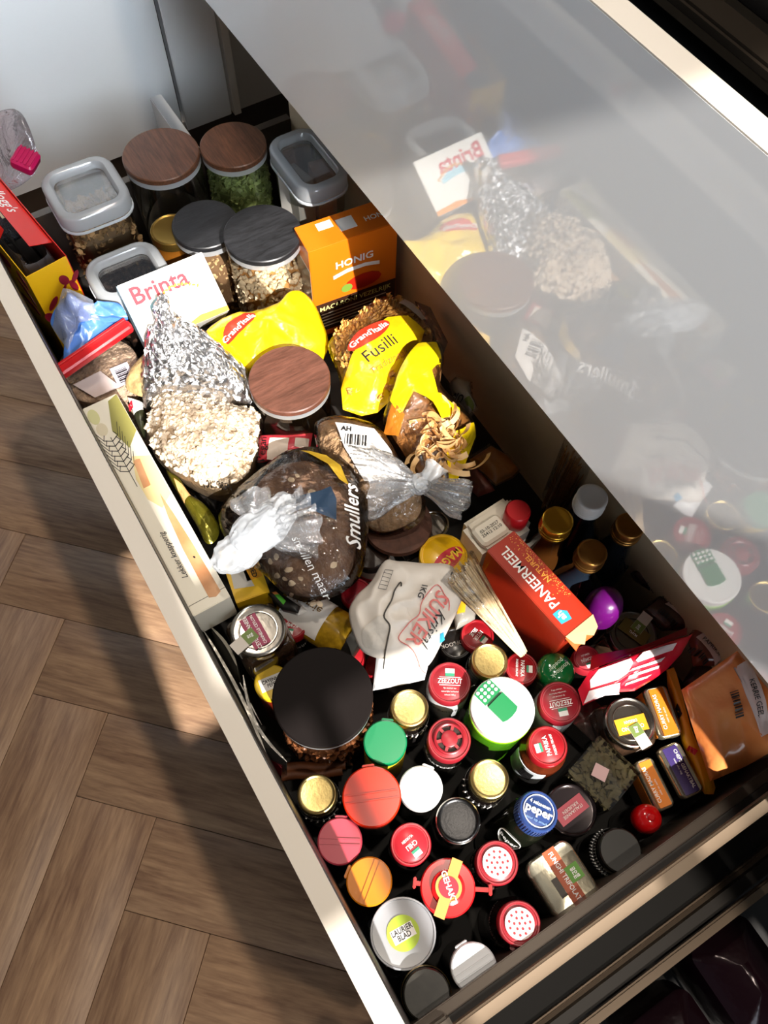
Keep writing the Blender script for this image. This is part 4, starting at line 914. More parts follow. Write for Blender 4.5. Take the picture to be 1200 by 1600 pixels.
# its inner bag, crumpled and half open
m = MB(); n = 40; rings = []
for j in range(9):
    q = j / 8; ring = []
    for k in range(n):
        a_ = 2 * math.pi * k / n; fx_ = 0.40 * L * math.copysign(abs(math.cos(a_)) ** 0.5, math.cos(a_)); fy_ = 0.42 * Wd * math.copysign(abs(math.sin(a_)) ** 0.5, math.sin(a_))
        kk = (1 - 0.12 * q); nz = noise.noise(Vector((a_ * 3, q * 4, 2))) * 0.010 * q
        ring.append(Vector(((fx_ + nz) * kk * 0.9 + 0.012, fy_ * kk * 0.9 + nz, 0.04 + q * (ZK - 0.052) + 0.5 * nz)))
    rings.append(ring)
m.loops(rings, (True, False)).build('inner_bag', film('grey_inner_bag', (0.40, 0.40, 0.42), 0.2, 0.05, 0.6, bump=0.6, bscale=60, milky=0.6, milk=(0.26, 0.25, 0.26)), kc)
MB().box((0.012, 0, 0.085), (L * 0.68, Wd * 0.6, 0.11)).build('bag_filling', mat('dark_cereal', '3a332c', 0.8, var=0.2), kc, bevel=0.015)

# breadstick carton along the drawer front
t, a, b, th = obox('breadstick_carton', 'long cream carton with printed breadsticks and a black wheat ear', 'box', [(127, 643), (302, 955), (360, 940), (183, 610)], 0.165, 0.052, mat('cream_carton', 'efe6d2', 0.4, coat=0.15))
P2 = lambda q, s_: ((q - 0.5) * a, (s_ - 0.5) * b)
pr(t, 'olive_print', mat('olive_print', '96904c', 0.5), [P2(*x) for x in ((0.02, 0.70), (0.005, 0.99), (0.20, 0.99), (0.26, 0.60), (0.155, 0.42))], th)
pr(t, 'dot_print', mat('pale_olive_print', 'd3cf98', 0.5), ell(*P2(0.06, 0.16), 0.011, 0.006), th); pr(t, 'dot_print', mat('sand_print', 'dccfb0', 0.5), ell(*P2(0.13, 0.2), 0.009, 0.006), th)
pr(t, 'glow_print', mat('yellow_glow_print', 'e6cf95', 0.5), [P2(*x) for x in ((0.30, 0.55), (0.33, 0.98), (0.52, 0.97), (0.56, 0.6), (0.50, 0.38), (0.40, 0.36))], th)
stk = mat('bread_print', 'bd7f50', 0.5, col2='d9a578', vscale=25)
pr(t, 'breadstick_print', stk, [P2(*x) for x in ((0.325, 0.52), (0.32, 0.60), (0.325, 0.70), (0.45, 0.62), (0.45, 0.42))], th, 0.0006)
pr(t, 'breadstick_print', stk, [P2(*x) for x in ((0.50, 0.72), (0.60, 0.78), (0.75, 0.83), (0.965, 0.86), (0.975, 0.70), (0.965, 0.54), (0.75, 0.55), (0.60, 0.62))], th, 0.0006)
m = MB()
for k in range(7):
    q = 0.20 + 0.026 * k
    for s_ in (-1, 1):
        x0, y0 = P2(q, 0.30); x1, y1 = P2(q - 0.018, 0.30 + s_ * 0.20); x2, y2 = P2(q - 0.040, 0.30 + s_ * 0.13); x3, y3 = P2(q - 0.075, 0.30 + s_ * 0.34)
        m.tube([(x0, y0, th + .0002), (x1, y1, th + .0002), (x2, y2, th + .0002)], 0.0006, 4); m.tube([(x1, y1, th + .0002), (x3, y3, th + .0002)], 0.0004, 4)
m.tube([(*P2(0.18, 0.30), th), (*P2(0.43, 0.30), th)], 0.0005, 4); m.build('wheat_drawing', ink_k, t)
text(t, 'Lekker knapperig', 0.0085, flat((*P2(0.755, 0.28), th), (-1, 0, 0), (0, -1, 0)), ink_k, 0.005, 0.3)
m = MB(); m.poly([(x, y, th + .0004) for x, y in ell(*P2(0.80, 0.70), 0.0016, 0.0010, 0.4, 12)], (0, 0, 1), 0.0004); m.build('dot_print', ink_k, t, smooth=False)
MB().quad((a / 2 - 0.012, -b / 2 + .0005, th - 0.0003), (0.0006, 0, 0), (0, b - .001, 0), (0, 0, 1), 0.0005).build('flap_seam', mat('seam_grey', '6a645a', 0.6), t, smooth=False)

# breadcrumb carton with torn end
t, a, b, th = obox('breadcrumb_carton', 'red-orange breadcrumb carton with a torn open end beside the bottles', 'box', [(928, 959), (801, 829), (763, 860), (882, 996)], [0.165, 0.165, 0.165, 0.165], 0.13, mat('red_orange_carton', 'a22609', 0.4, coat=0.2, var=0.06, vscale=20))
text(t, 'PANEERMEEL', 0.0155, topfn(0.010, 0.004, th), ink_w, 0.012, squeeze=0.9); text(t, 'NATUREL', 0.0085, topfn(0.012, -0.0095, th), mat('orange_print', 'f0a13c', 0.5), 0.01)
pr(t, 'logo', mat('azure_logo', '2f9fd0', 0.4), [(-0.040, -0.001), (-0.034, 0.005), (-0.034, 0.013), (-0.047, 0.013), (-0.049, 0.001)], th); text(t, 'ah', 0.010, topfn(-0.0405, 0.007, th + 0.0004), ink_w, 0.03)
m = MB()
for _ in range(150):
    x = random.uniform(-0.03, a / 2 - 0.004); y = -b / 2 + abs(random.gauss(0, 0.006)) + 0.001
    s_ = random.uniform(0.0003, 0.0009); m.quad((x, y, th), (s_, s_ * .4, 0), (-s_ * .4, s_, 0), (0, 0, 1), 0.0003)
m.build('crumb_print', mat('crumb_gold', 'e8a64a', 0.5), t, smooth=False)
m = MB(); m.poly([(x, -0.0, z) for x, z in ((0, 0),)] if False else [(-a / 2, -b / 2, th), (-a / 2 - 0.012, -b / 2 + 0.004, th - 0.003), (-a / 2 - 0.016, -b * 0.15, th - 0.004), (-a / 2 - 0.011, 0.0, th - 0.003), (-a / 2 - 0.017, b * 0.2, th - 0.005), (-a / 2 - 0.010, b / 2 - 0.003, th - 0.003), (-a / 2, b / 2, th)], (0, 0, 1), 0.0006); m.build('torn_flap', mat('torn_flap_board', 'e8a070', 0.6), t, smooth=False)
m = MB(); m.poly([(-a / 2 - 0.0006, -b / 2, th - 0.004), (-a / 2 - 0.014, -b * 0.3, th - 0.022), (-a / 2 - 0.012, b * 0.1, th - 0.028), (-a / 2 - 0.015, b * 0.35, th - 0.020), (-a / 2 - 0.0006, b / 2, th - 0.004)], (-1, 0, 0.3), 0.0006); m.build('torn_flap', mat('flap_inside_orange', 'e2602a', 0.5), t, smooth=False)

# white jug with red cap
t, a, b, th = obox('vinegar_jug', 'cream white plastic jug with a red cap beside the breadcrumb carton', 'jug', [(765, 864), (838, 820), (792, 770), (714, 824)], 0.150, 0.14, mat('cream_plastic', 'ddd5c4', 0.4), 0.006, 'jug_body')
MB().rr(0.036, 0.026, 0.006, [(0, th - 0.002), (0, th + 0.003), (0.003, th + 0.006)], (-0.012, -0.002, 0)).build('moulded_pad', MATS['cream_plastic'], t)
text(t, '03-10-2027\n25412 12:10', 0.0052, topfn(-0.012, -0.002, th + 0.006), ink_k, 0.01)
cpx = S(810, 797, 0.175); lc_ = t.matrix_basis.inverted() @ cpx
MB().lathe([(0.013, th - 0.002), (0.0135, th + 0.002), (0.0135, lc_.z - 0.002), (0.012, lc_.z)], 36, (lc_.x, lc_.y, 0)).build('cap', mat('jug_red_cap', 'b0141c', 0.3), t)

# square spice tins
def tin(name, label, pxs, zt, th, sleeve, words, ang, r=0.007, lid='tin_metal', tw=None):
    t, a, b, th = obox(name, label, 'tin', pxs, zt, th, None, group='small metal spice tins', build=False)
    tm = mat('pale_tin', 'c8c0a8', 0.25, 0.9, bump=0.04, bscale=300)
    MB().rr(a, b, r, [(0.0015, 0), (0.0008, 0.002), (0.0008, th - 0.009)]).build('tin_body', dark_m, t)
    MB().rr(a, b, r, [(0, th - 0.010), (0, th - 0.002), (0.0008, th - 0.0006), (0.002, th), (0.0032, th - 0.0008)]).build('lid', tm, t)
    return t, a, b, th
t, a, b, th = tin('square_tin', 'square silver tin with a brown band and green square logo', [(883, 1307), (941.7, 1391.7), (871.7, 1441.7), (818, 1353)][::-1] and [(818, 1353), (871.7, 1441.7), (941.7, 1391.7), (883, 1307)], 0.10, 0.10, None, None, 0, 0.010)
bm_ = mat('rust_band', 'b4532c', 0.5)
MB().rr(a * 0.98, 0.0135, 0.0004, [(0, th - 0.0007), (0, th + 0.0002)], (0, 0.003, 0), 2).build('band', bm_, t)
text(t, 'FUNGHI TRIFOLATI', 0.0066, topfn(0.0, 0.003, th + 0.0002), ink_w, 0.015, squeeze=0.85)
MB().quad((-0.006, 0.006, th + 0.0002), (0.015, 0, 0), (0, 0.014, 0), (0, 0, 1), 0.0004).build('logo', mat('leaf_green_logo', '5d9a2c', 0.5), t, smooth=False)
MB().quad((-0.004, -0.010, th - 0.0008), (0.018, 0, 0), (0, 0.006, 0), (0, 0, 1), 0.0006).build('logo_shadow_panel', mat('dark_panel', '3a332c', 0.5), t, smooth=False)  # plain dark panel below the band on the lid
text(t, 'eu\nro\nma', 0.0056, flat((0.0015, 0.013, th + 0.0007), (0, 1, 0), (-1, 0, 0)), ink_w, 0.03, lines=0.62)
def sleeve_tin(label, pxs, zt, sm, words, sub):
    t, a, b, th = tin('spice_tin', label, pxs, zt, 0.06, None, None, 0, 0.006)
    MB().rr(a * 0.9, b * 0.62, 0.001, [(0, th - 0.0007), (0, th + 0.0004)], (0, -b * 0.02, 0), 2).build('paper_sleeve', sm, t)
    MB().quad((-a * 0.45, b * 0.5 - 0.0002, th - 0.03), (a * 0.9, 0, 0), (0, 0, 0.024), (0, 1, 0), 0.0004).build('sleeve_side', sm, t, smooth=False)
    text(t, words, 0.0055 if len(words) < 14 else 0.0050, topfn(0.0, 0.0035, th + 0.0004), ink_w, 0.015, squeeze=0.9); text(t, sub, 0.0030, topfn(-0.004, -0.0015, th + 0.0004), ink_w, 0.0)
orsl = mat('orange_sleeve', 'e07f14', 0.5)
sleeve_tin('small tin with an orange sleeve beside the yellow-labelled jar', [(1068, 1146), (1041, 1070), (1003, 1075), (1033, 1157)], 0.09, orsl, 'CURRY MADRAS', 'mild en zacht')
sleeve_tin('small tin with an orange sleeve beside the purple-sleeved tin', [(1058, 1258), (1018, 1182), (990, 1190), (1027, 1270)], 0.08, orsl, 'CURRY MADRAS', 'mild en zacht')
sleeve_tin('small tin with a dark purple sleeve by the yellow sachet', [(1027, 1170), (1068, 1250), (1103, 1235), (1060, 1157)], 0.09, mat('purple_sleeve', '3b2a6a', 0.5), "CHEF'S GEHAKTBAL", 'voor elke dag')

# clear box of dried herbs
t, a, b, th = obox('herb_box', 'clear plastic box of dried green herbs with a small pink label', 'box', [(880, 1205), (956, 1262), (1000, 1212), (944, 1148)], 0.10, 0.085, None, build=False)
MB().box((0, 0, th / 2), (a, b, th)).build('box_shell', film('herb_box_film', (0.95, 0.95, 0.95), 0.05, 0.05, 0.8), t, bevel=0.001)
MB().box((0, 0, th * 0.45), (a * 0.93, b * 0.93, th * 0.84)).build('herb_filling', mat('herb_bed', '3a3522', 0.9, var=0.4, vscale=120), t)
MB().scatter(leaf, [rnd_m(Vector((random.uniform(-.45, .45) * a, random.uniform(-.45, .45) * b, th * 0.88 + random.uniform(-.004, .003))), random.uniform(.0025, .006), 0.5) for _ in range(420)]).build('herb_leaves', mat('dried_herb', '655d3c', 0.7, var=0.35, vscale=60), t, kind='stuff')
MB().quad((-0.008, -0.012, th), (0.014, 0.004, 0), (-0.004, 0.013, 0), (0, 0, 1), 0.0004).build('label', mat('pink_label', 'ddb8b8', 0.5), t, smooth=False)
t, a, b, th = obox('herb_box', 'dim clear box half under the red sachet beside the salt jar', 'box', [(895, 1125), (930, 1165), (962, 1120), (915, 1085)], 0.055, 0.05, mat('smoky_box', '2f2522', 0.1, coat=0.7))
MB().quad((0.0, 0.0, th), (0.011, 0.0, 0), (0, 0.008, 0), (0, 0, 1), 0.0004).build('label', MATS['cream_seal'], t, smooth=False)
# muffin tin and other things in the gaps
t, a, b, th = obox('baking_tray', 'dark metal baking tray with round wells under the bread bag', 'tray', [(640, 875), (705, 842), (668, 795), (600, 830)], 0.085, 0.006, mat('tray_metal', '57524c', 0.3, 0.9), 0.002, 'tray_plate')
for x in (-0.014, 0.022): MB().lathe([(0.018, th - 0.001), (0.018, th + 0.002), (0.016, th + 0.003), (0.0145, th + 0.002), (0.013, th - 0.0005)], 32, (x, 0.002, 0)).build('well_rim', silver_m, t)
# cinnamon sticks
for k, (a_, b_) in enumerate((((440, 1213), (535, 1205)), ((446, 1200), (540, 1196)))):
    z = 0.05; p, q = S(*a_, z), S(*b_, z); o = MB(); ln = (q - p).length; pts = []
    o.tube([(x * ln / 8, 0.0008 * math.sin(x), 0) for x in range(9)], 0.0055, 10); tt = (q - p).normalized()
    ob = o.build('cinnamon_stick', mat('cinnamon_bark', '6a3a1c', 0.6, var=0.25, vscale=60)); ob.matrix_world = Matrix.Translation(p) @ frame_m(tt, Vector((-tt.y, tt.x, 0)), Vector((0, 0, 1))).to_4x4()
    tag(ob, ('cinnamon stick lying lower below the big black lid', 'cinnamon stick lying higher, touching the big black-lidded jar')[k], 'cinnamon', 'cinnamon sticks')
# ================================================================ bags, sachets and loose packs
def bag(name, label, cat, P, m, nr=12, group=None, film_name='bag', smooth=True, angle=60, shrink=1.0):
    t = thing(name, label, cat, P.org, None, group)
    P.mb(nr, shrink).build(film_name, m, t, smooth, angle)
    return t
def dec(t, P, name, m, pxs, z, lift=0.001, smooth=False, per=5): return P.decal(pxs, z, lift, per, 7, smooth).build(name, m, t, True, 60)
def zoom(o, k): return lambda *pts: [(o[0] + x / k, o[1] + y / k) for x, y in pts]
z3 = zoom((60, 380), 3.158); z4 = zoom((320, 420), 2.609); z5 = zoom((120, 580), 3.158); z6 = zoom((320, 780), 2.727); z7 = zoom((640, 640), 2.727); z8 = zoom((860, 860), 3.529)
za = zoom((640, 520), 6.0); zs = zoom((560, 860), 6.0); zk = zoom((330, 680), 4.444); zb_ = zoom((60, 450), 6.316); zr = zoom((880, 980), 5.217)

# --- round pack of rice cakes with a blue bag and red clip
cx, cy, rz_ = 152, 572, 0.135
c = S(cx, cy, rz_); r = 64 * mpp(cx, cy, rz_)
t = thing('rice_cake_pack', 'round pack of rice cakes in clear film against the drawer front', 'pack', (c.x, c.y, 0.0))
for k in range(9):
    MB().lathe([(r * 0.90, 0.004 + 0.0142 * k), (r * 0.97, 0.006 + 0.0142 * k), (r * 0.97, 0.014 + 0.0142 * k), (r * 0.9, 0.0165 + 0.0142 * k)], 40).build('rice_cake', mat('rice_cake', 'c9ac92', 0.8, var=0.25, vscale=220, bump=0.6, bscale=260), t)
MB().lathe([(r * 0.94, 0.001), (r, 0.004), (r, rz_ - 0.004), (r * 0.95, rz_), (r * 0.5, rz_ + 0.001)], 44).build('film', bag_m, t)
MB().poly([(0.012, -0.035, rz_ + 0.0015), (0.042, -0.020, rz_ + 0.0010), (0.043, 0.012, rz_ + 0.0010), (0.010, 0.0, rz_ + 0.0015)], (0, 0, 1), 0.0004).build('label', mat('pinkish_label', 'd5c6c2', 0.5), t, smooth=False)
ang = math.atan2(*(dirpx(cx, cy, rz_, (0.3, 1)).yx)); 
lab = MB(); u1 = dirpx(180, 590, rz_, (0.5, 1)); v1 = Vector((-u1.y, u1.x, 0)); lo = S(172, 578, rz_) - c + Vector((0, 0, rz_ + 0.0018)); lab.quad(Vector((lo.x, lo.y, rz_ + 0.0018)), u1 * 0.030, v1 * 0.022, (0, 0, 1), 0.0003); lab.build('barcode_label', mat('lilac_label', 'cfc9d6', 0.5), t, smooth=False)
m = MB()
for k in range(11): m.quad(Vector((lo.x, lo.y, rz_ + 0.0022)) + u1 * (0.006 + 0.0019 * k) + v1 * 0.004, u1 * (0.0005 + 0.0005 * (k % 3)), v1 * 0.014, (0, 0, 1), 0.0003)
m.build('barcode', ink_k, t, smooth=False)
P = Pouch(zb_((120, 330), (280, 70), (420, 130), (560, 165), (780, 150), (880, 290), (830, 350), (560, 600), (250, 850), (255, 560)), [0.175, 0.195, 0.195, 0.19, 0.185, 0.18, 0.165, 0.158, 0.155, 0.165], 0.008, 0.004, 0.010, 45, 3.0, ridge=0.6)
t = bag('blue_bag', 'crumpled blue and clear bag end folded over the rice cakes', 'bag', P, mat('blue_bag', '4f7fd0', 0.3, var=0.12, vscale=25, coat=0.3, bump=0.4, bscale=50))
dec(t, P, 'clear_part', film('bluish_film', (0.8, 0.85, 0.95), 0.1, 0.12, 0.8, bump=0.8, bscale=60, milky=0.45, milk=(0.55, 0.60, 0.72)), zb_((110, 340), (280, 80), (560, 170), (600, 300), (400, 340), (260, 560)), 0.185, 0.0025)
P2_ = [zb_((225, 880))[0], zb_((930, 390))[0]]; p, q = S(*P2_[0], 0.162), S(*P2_[1], 0.172); tt = (q - p); ln = tt.length; tt.normalize(); sd = Vector((-tt.y, tt.x, 0)).normalized()
t = thing('bag_clip', 'long red bag clip closing the blue bag', 'clip', p, frame_m(tt, tt.cross(sd).cross(tt), tt.cross(sd)))
MB().rr(ln, 0.013, 0.004, [(0.001, 0.0), (0, 0.002), (0, 0.009), (0.002, 0.011)], (ln / 2, 0, 0)).build('clip_bar', mat('clip_red', 'c81f24', 0.3), t)
MB().rr(ln * 0.96, 0.0035, 0.001, [(0, 0.010), (0, 0.0135), (0.0006, 0.014)], (ln / 2, 0.006, 0)).build('clip_jaw', MATS['clip_red'], t)

# --- crumpled foil parcel
P = Pouch(z3((535, 480), (585, 430), (575, 350), (600, 280), (640, 275), (668, 375), (740, 400), (880, 500), (1030, 640), (1045, 790), (870, 795), (700, 775), (590, 780), (530, 810), (515, 700)), [0.17, 0.175, 0.20, 0.205, 0.205, 0.20, 0.18, 0.17, 0.16, 0.15, 0.15, 0.15, 0.15, 0.14, 0.15], 0.035, 0.09, 0.0, 50, 1.0, per=8, cz=0.16)
foil = mat('aluminium_foil', 'e2e2e4', 0.28, 1.0, bump=0.5, bscale=110)
m = P.mb(34)
for v in m.v:
    q = v * 1.0 + P.org; d1 = noise.voronoi(q * 130)[0]; d2 = noise.voronoi(q * 260)[0]
    v += Vector((noise.noise(q * 150), noise.noise(q * 150 + Vector((9, 0, 0))), 0)) * 0.0035 + Vector((0, 0, (d1[1] - d1[0]) * 0.006 + (d2[1] - d2[0]) * 0.0025))
t = thing('foil_parcel', 'food parcel wrapped in crumpled aluminium foil above the puffed grain bag', 'parcel', P.org); m.build('foil', foil, t, smooth=False)
P = Pouch(z3((430, 710), (470, 610), (560, 520), (600, 560), (560, 720), (520, 760)), 0.145, 0.012, 0.012, 0.003, 60, 4.0)
bag('nut_bag', 'small clear bag of pale nuts peeping out from under the foil', 'bag', P, mat('nut_bag', 'b39a6a', 0.3, var=0.3, vscale=90, coat=0.5, bump=0.6, bscale=120))

# --- bag of puffed grain
P = Pouch(z5((340, 290), (365, 200), (400, 140), (560, 138), (740, 170), (905, 222), (912, 310), (895, 420), (840, 540), (740, 585), (640, 585), (500, 515), (400, 440)), 0.15, 0.034, 0.09, 0.002, 40, 5.0, per=6, p=3.0)
t = bag('puffed_grain_bag', 'clear bag of white puffed grain between foil and dark bread', 'bag', P, film('puffed_bag_film', (0.98, 0.98, 0.98), 0.10, 0.05, 0.7, bump=0.8, bscale=50), 14)
P.mb(10, 0.95, -0.006).build('filling', mat('puff_bed', 'b39a7c', 0.9, var=0.2, vscale=150), t)
puff = ico(1, (0.0052, 0.0034, 0.0030), 0.0022)
MB().scatter(puff, [rnd_m(p - Vector((0, 0, random.uniform(0.003, 0.006))), random.uniform(.75, 1.25)) for p in P.inside(1100, 0.94)]).build('puffed_grains', mat('puffed_grain', 'e0cdb4', 0.8, var=0.18, vscale=180), t, kind='stuff')
text(t, 'VOLKOREN', 0.006, P.textfn(*z5((690, 560))[0], 0.16, (1, 0.05)), ink_k, 0.01)

# --- yellow pasta bags
yb = mat('yellow_pasta_film', 'f3cf10', 0.25, var=0.06, vscale=20, coat=0.5, bump=0.8, bscale=32)
P = Pouch([(318, 524), (352, 500), (392, 492), (432, 482), (463, 456), (486, 468), (503, 500), (513, 545), (480, 562), (430, 568), (390, 575), (352, 552)], [0.16, 0.16, 0.16, 0.16, 0.165, 0.16, 0.15, 0.14, 0.14, 0.15, 0.16, 0.16], 0.022, 0.08, 0.005, 38, 7.0, ridge=0.5)
t = bag('pasta_bag', 'crumpled yellow pasta bag with a red oval logo below the cereal jar', 'bag', P, yb, 14, 'yellow pasta bags')
dec(t, P, 'logo', mat('logo_red', 'd8331e', 0.4), z4((75, 270), (100, 230), (160, 195), (205, 190), (200, 225), (150, 265), (95, 300)), 0.175, 0.0012, True)
text(t, "Grand'Italia", 0.0105, P.textfn(*z4((140, 245))[0], 0.176, (0.86, -0.62), 0.0022), ink_w, 0.02)
pasta = mat('pasta', 'd8a052', 0.5, var=0.15, vscale=80)
def fusillo():
    m = MB(); n = 18; rings = []
    for i in range(n):
        x = (i / (n - 1) - .5) * 0.034; a = i * 0.75
        rings.append([Vector((x, math.cos(a + d) * rr_, math.sin(a + d) * rr_)) for d, rr_ in ((0, .0042), (1.2, .0012), (2.09, .0042), (3.3, .0012), (4.19, .0042), (5.4, .0012))])
    m.loops(rings); return m.v, m.f
P = Pouch([(512, 540), (530, 520), (560, 492), (596, 466), (627, 468), (652, 478), (668, 505), (680, 530), (655, 565), (625, 600), (590, 630), (565, 634), (536, 624), (529, 588)], 0.155, 0.026, 0.10, 0.003, 38, 9.0)
t = bag('pasta_bag', 'yellow pasta bag with clear ends showing spiral pasta', 'bag', P, bag_m, 14, 'yellow pasta bags')
P.mb(10, 0.95, -0.006).build('filling', mat('pasta_bed', 'a8722c', 0.7, var=0.25, vscale=80), t)
MB().scatter(fusillo(), [rnd_m(p - Vector((0, 0, 0.008)), random.uniform(.8, 1.0), 0.2) for p in P.inside(170, 0.80)]).build('spiral_pasta', pasta, t, kind='stuff')
dec(t, P, 'yellow_print', mat('fusilli_yellow', 'f0c80c', 0.25, coat=0.5, bump=0.6, bscale=32, col2='eeb214', vscale=18), [(532, 594), (550, 552), (578, 522), (606, 497), (638, 492), (664, 512), (656, 533), (620, 600), (590, 628), (565, 633), (535, 623)], 0.178, 0.0012)
dec(t, P, 'logo', MATS['logo_red'], [(576 + 37 * math.cos(k * .5236) * .87 + 13 * math.sin(k * .5236) * .5, 524 - 37 * math.cos(k * .5236) * .5 + 13 * math.sin(k * .5236) * .87) for k in range(12)], 0.18, 0.0020, True)
text(t, "Grand'Italia", 0.0115, P.textfn(576, 524, 0.18, (0.87, -0.5), 0.0028), ink_w, 0.02); text(t, 'Fusilli', 0.021, P.textfn(594, 545, 0.18, (0.84, -0.53), 0.0022), ink_k, 0.0); text(t, 'Tradizionali', 0.0115, P.textfn(608, 562, 0.18, (0.84, -0.53), 0.0022), mat('orange_print', 'f0a13c', 0.5) if False else mat('deep_orange_print', 'c8701a', 0.5), 0.0, 0.2)
dec(t, P, 'price_sticker', mat('dull_sticker', 'a8988a', 0.5), z4((790, 150), (815, 118), (905, 185), (885, 212)), 0.17, 0.0022)
# opened tagliatelle bag
P = Pouch(z4((860, 310), (950, 295), (975, 370), (960, 470), (1040, 560), (1105, 645), (1085, 760), (1010, 872), (930, 850), (860, 850), (800, 760), (728, 640), (745, 540), (790, 410)), [0.185, 0.18, 0.17, 0.165, 0.15, 0.14, 0.14, 0.145, 0.15, 0.15, 0.155, 0.165, 0.175, 0.185], 0.022, 0.08, 0.004, 40, 11.0, ridge=0.4)
t = bag('pasta_bag', 'torn open yellow and clear bag of ribbon pasta nests', 'bag', P, film('open_bag_film', (0.9, 0.84, 0.74), 0.08, 0.06, 0.8, bump=0.9, bscale=50), 16, 'yellow pasta bags')
P.mb(10, 0.93, -0.008).build('filling', mat('nest_bed', '8a5e30', 0.6, var=0.3, vscale=70), t)
dec(t, P, 'yellow_print', yb, z4((870, 305), (945, 298), (970, 370), (925, 420), (955, 500), (940, 535), (850, 505), (800, 580), (770, 545), (755, 520), (800, 400)), 0.19, 0.0022)
dec(t, P, 'yellow_print', yb, za((290, 600), (470, 690), (480, 740), (300, 820), (170, 640)), 0.175, 0.003)
dec(t, P, 'yellow_print', yb, za((600, 850), (630, 940), (540, 1180), (440, 1390), (370, 1400), (330, 1220), (420, 1010)), 0.15, 0.0022)
dec(t, P, 'brown_print', mat('amber_brown_film', 'a8641c', 0.25, coat=0.4), z4((730, 640), (765, 545), (815, 600), (790, 665)), 0.18, 0.0022)
m = MB()
for k in range(6):
    c0 = S(*z4(((940, 690), (1000, 690), (975, 740), (915, 760), (1010, 740), (960, 640))[k])[0], 0.165) - P.org; c0.z = P.height(c0.x + P.org.x, c0.y + P.org.y)[0] - 0.002
    for j in range(13):
        a = random.uniform(0, 6.28); rr_ = random.uniform(0.009, 0.024); w_ = 0.0034; el = random.uniform(0.4, 1.0); ph = random.uniform(0, 3.1); cc = c0 + Vector((random.uniform(-.006, .006), random.uniform(-.006, .006), -0.001 + random.uniform(0, .004)))
        rings = []; tl = random.uniform(-0.9, 0.9)
        for i in range(11):
            b_ = a + i * 0.17; x_, y_ = math.cos(b_) * rr_, math.sin(b_) * rr_ * el
            pp = cc + Vector((x_ * math.cos(ph) - y_ * math.sin(ph) - rr_ * math.cos(a + .85) * .7, x_ * math.sin(ph) + y_ * math.cos(ph) - rr_ * math.sin(a + .85) * .7, 0.002 * math.sin(i * .6 + k)))
            n_ = Vector((math.cos(b_ + ph) * math.sin(tl), math.sin(b_ + ph) * math.sin(tl), math.cos(tl))) * w_
            rings.append([pp + n_, pp - n_])
        m.loops(rings, (False, False), wrap=False)
m.build('ribbon_pasta', mat('ribbon_pasta', 'dcb47c', 0.5), t, kind='stuff')

# --- film knots
knot_m = film('bunched_film', (0.95, 0.96, 0.98), 0.2, 0.05, 0.5, bump=0.5, bscale=60, milky=0.42, milk=(0.90, 0.94, 0.98))
knot_c = film('bunched_clear_film', (0.95, 0.95, 0.95), 0.10, 0.10, 0.9, bump=0.9, bscale=60, milky=0.16)
def fan(t, o, d, ln, r0, r1, m, seed, pleats=9, name='bag_knot'):
    d = Vector(d).normalized(); u = d.orthogonal().normalized(); v = d.cross(u); rings = []; n = 72
    for j in range(10):
        q = j / 9; rad = r0 + (r1 - r0) * q ** 0.8; ring = []
        for k in range(n):
            a = 2 * math.pi * k / n
            w = 1 + 0.13 * math.sin(pleats * a + seed + 2 * noise.noise(Vector((math.cos(a), math.sin(a), seed)))) * (0.6 + 0.5 * q) + 0.40 * noise.noise(Vector((math.cos(a) * 1.2, math.sin(a) * 1.2, q * 2 + seed)))
            ring.append(Vector(o) + d * ln * q * (1 + 0.12 * noise.noise(Vector((math.cos(a) * 1.5, math.sin(a) * 1.5, seed + 5)))) + (u * math.cos(a) + v * math.sin(a)) * rad * w)
        rings.append(ring)
    return MB().loops(rings, (False, False)).build(name, m, t)

def crumple(t, o, rx, ry, rz, ang, m, seed, name='bag_knot', amp=0.32):
    vs, fs = ico(5); R_ = Matrix.Rotation(ang, 3, 'Z'); out = []
    for v in vs:
        q = v * 1.15 + Vector((seed, seed * 2, 0)); n1 = 1 - 2 * abs(noise.noise(q)); n2 = 1 - 2 * abs(noise.noise(q * 2.1)); n3 = 0
        k = 1 + amp * (0.6 * n1 + 0.35 * n2 + 0.12 * n3); w = R_ @ Vector((v.x * rx * k, v.y * ry * k, v.z * rz * k)); out.append(Vector(o) + w)
    return MB().add(out, fs).build(name, m, t, True, 35)
# --- sliced light bread in a knotted clear bag
P = Pouch([(491, 668), (500, 655), (523, 650), (560, 655), (592, 668), (615, 700), (632, 735), (655, 752), (665, 790), (655, 818), (612, 838), (578, 832), (555, 800), (525, 765), (498, 708)], [0.17, 0.17, 0.17, 0.17, 0.17, 0.165, 0.165, 0.165, 0.15, 0.14, 0.13, 0.13, 0.14, 0.15, 0.165], 0.022, 0.05, 0.003, 40, 13.0, ridge=0.5)
t = bag('cracker_bag', 'round crispbreads in a knotted clear bag with a white barcode label', 'bag', P, MATS['rye_bag_film'] if 'rye_bag_film' in MATS else film('rye_bag_film', (0.97, 0.97, 0.97), 0.05, 0.05, 1.0, bump=1.0, bscale=28), 16, 'knotted bread bags')
P.mb(12, 0.93, -0.006).build('crispbread', mat('crispbread', 'b08d68', 0.8, var=0.25, vscale=160, bump=0.8, bscale=200), t)
cpos = S(622, 812, 0.125) - P.org
MB().lathe([(0.036, -0.004), (0.039, 0), (0.038, 0.006), (0.03, 0.008)], 40, (cpos.x, cpos.y, 0.112)).build('lower_crispbread', mat('dark_crispbread', '5c3a2c', 0.7, var=0.25, vscale=120), t)
dec(t, P, 'label', mat('white_label', 'e8e4e0', 0.5), z4((530, 612), (690, 640), (760, 720), (805, 830), (650, 830), (570, 720)), 0.19, 0.0022)
m = MB()
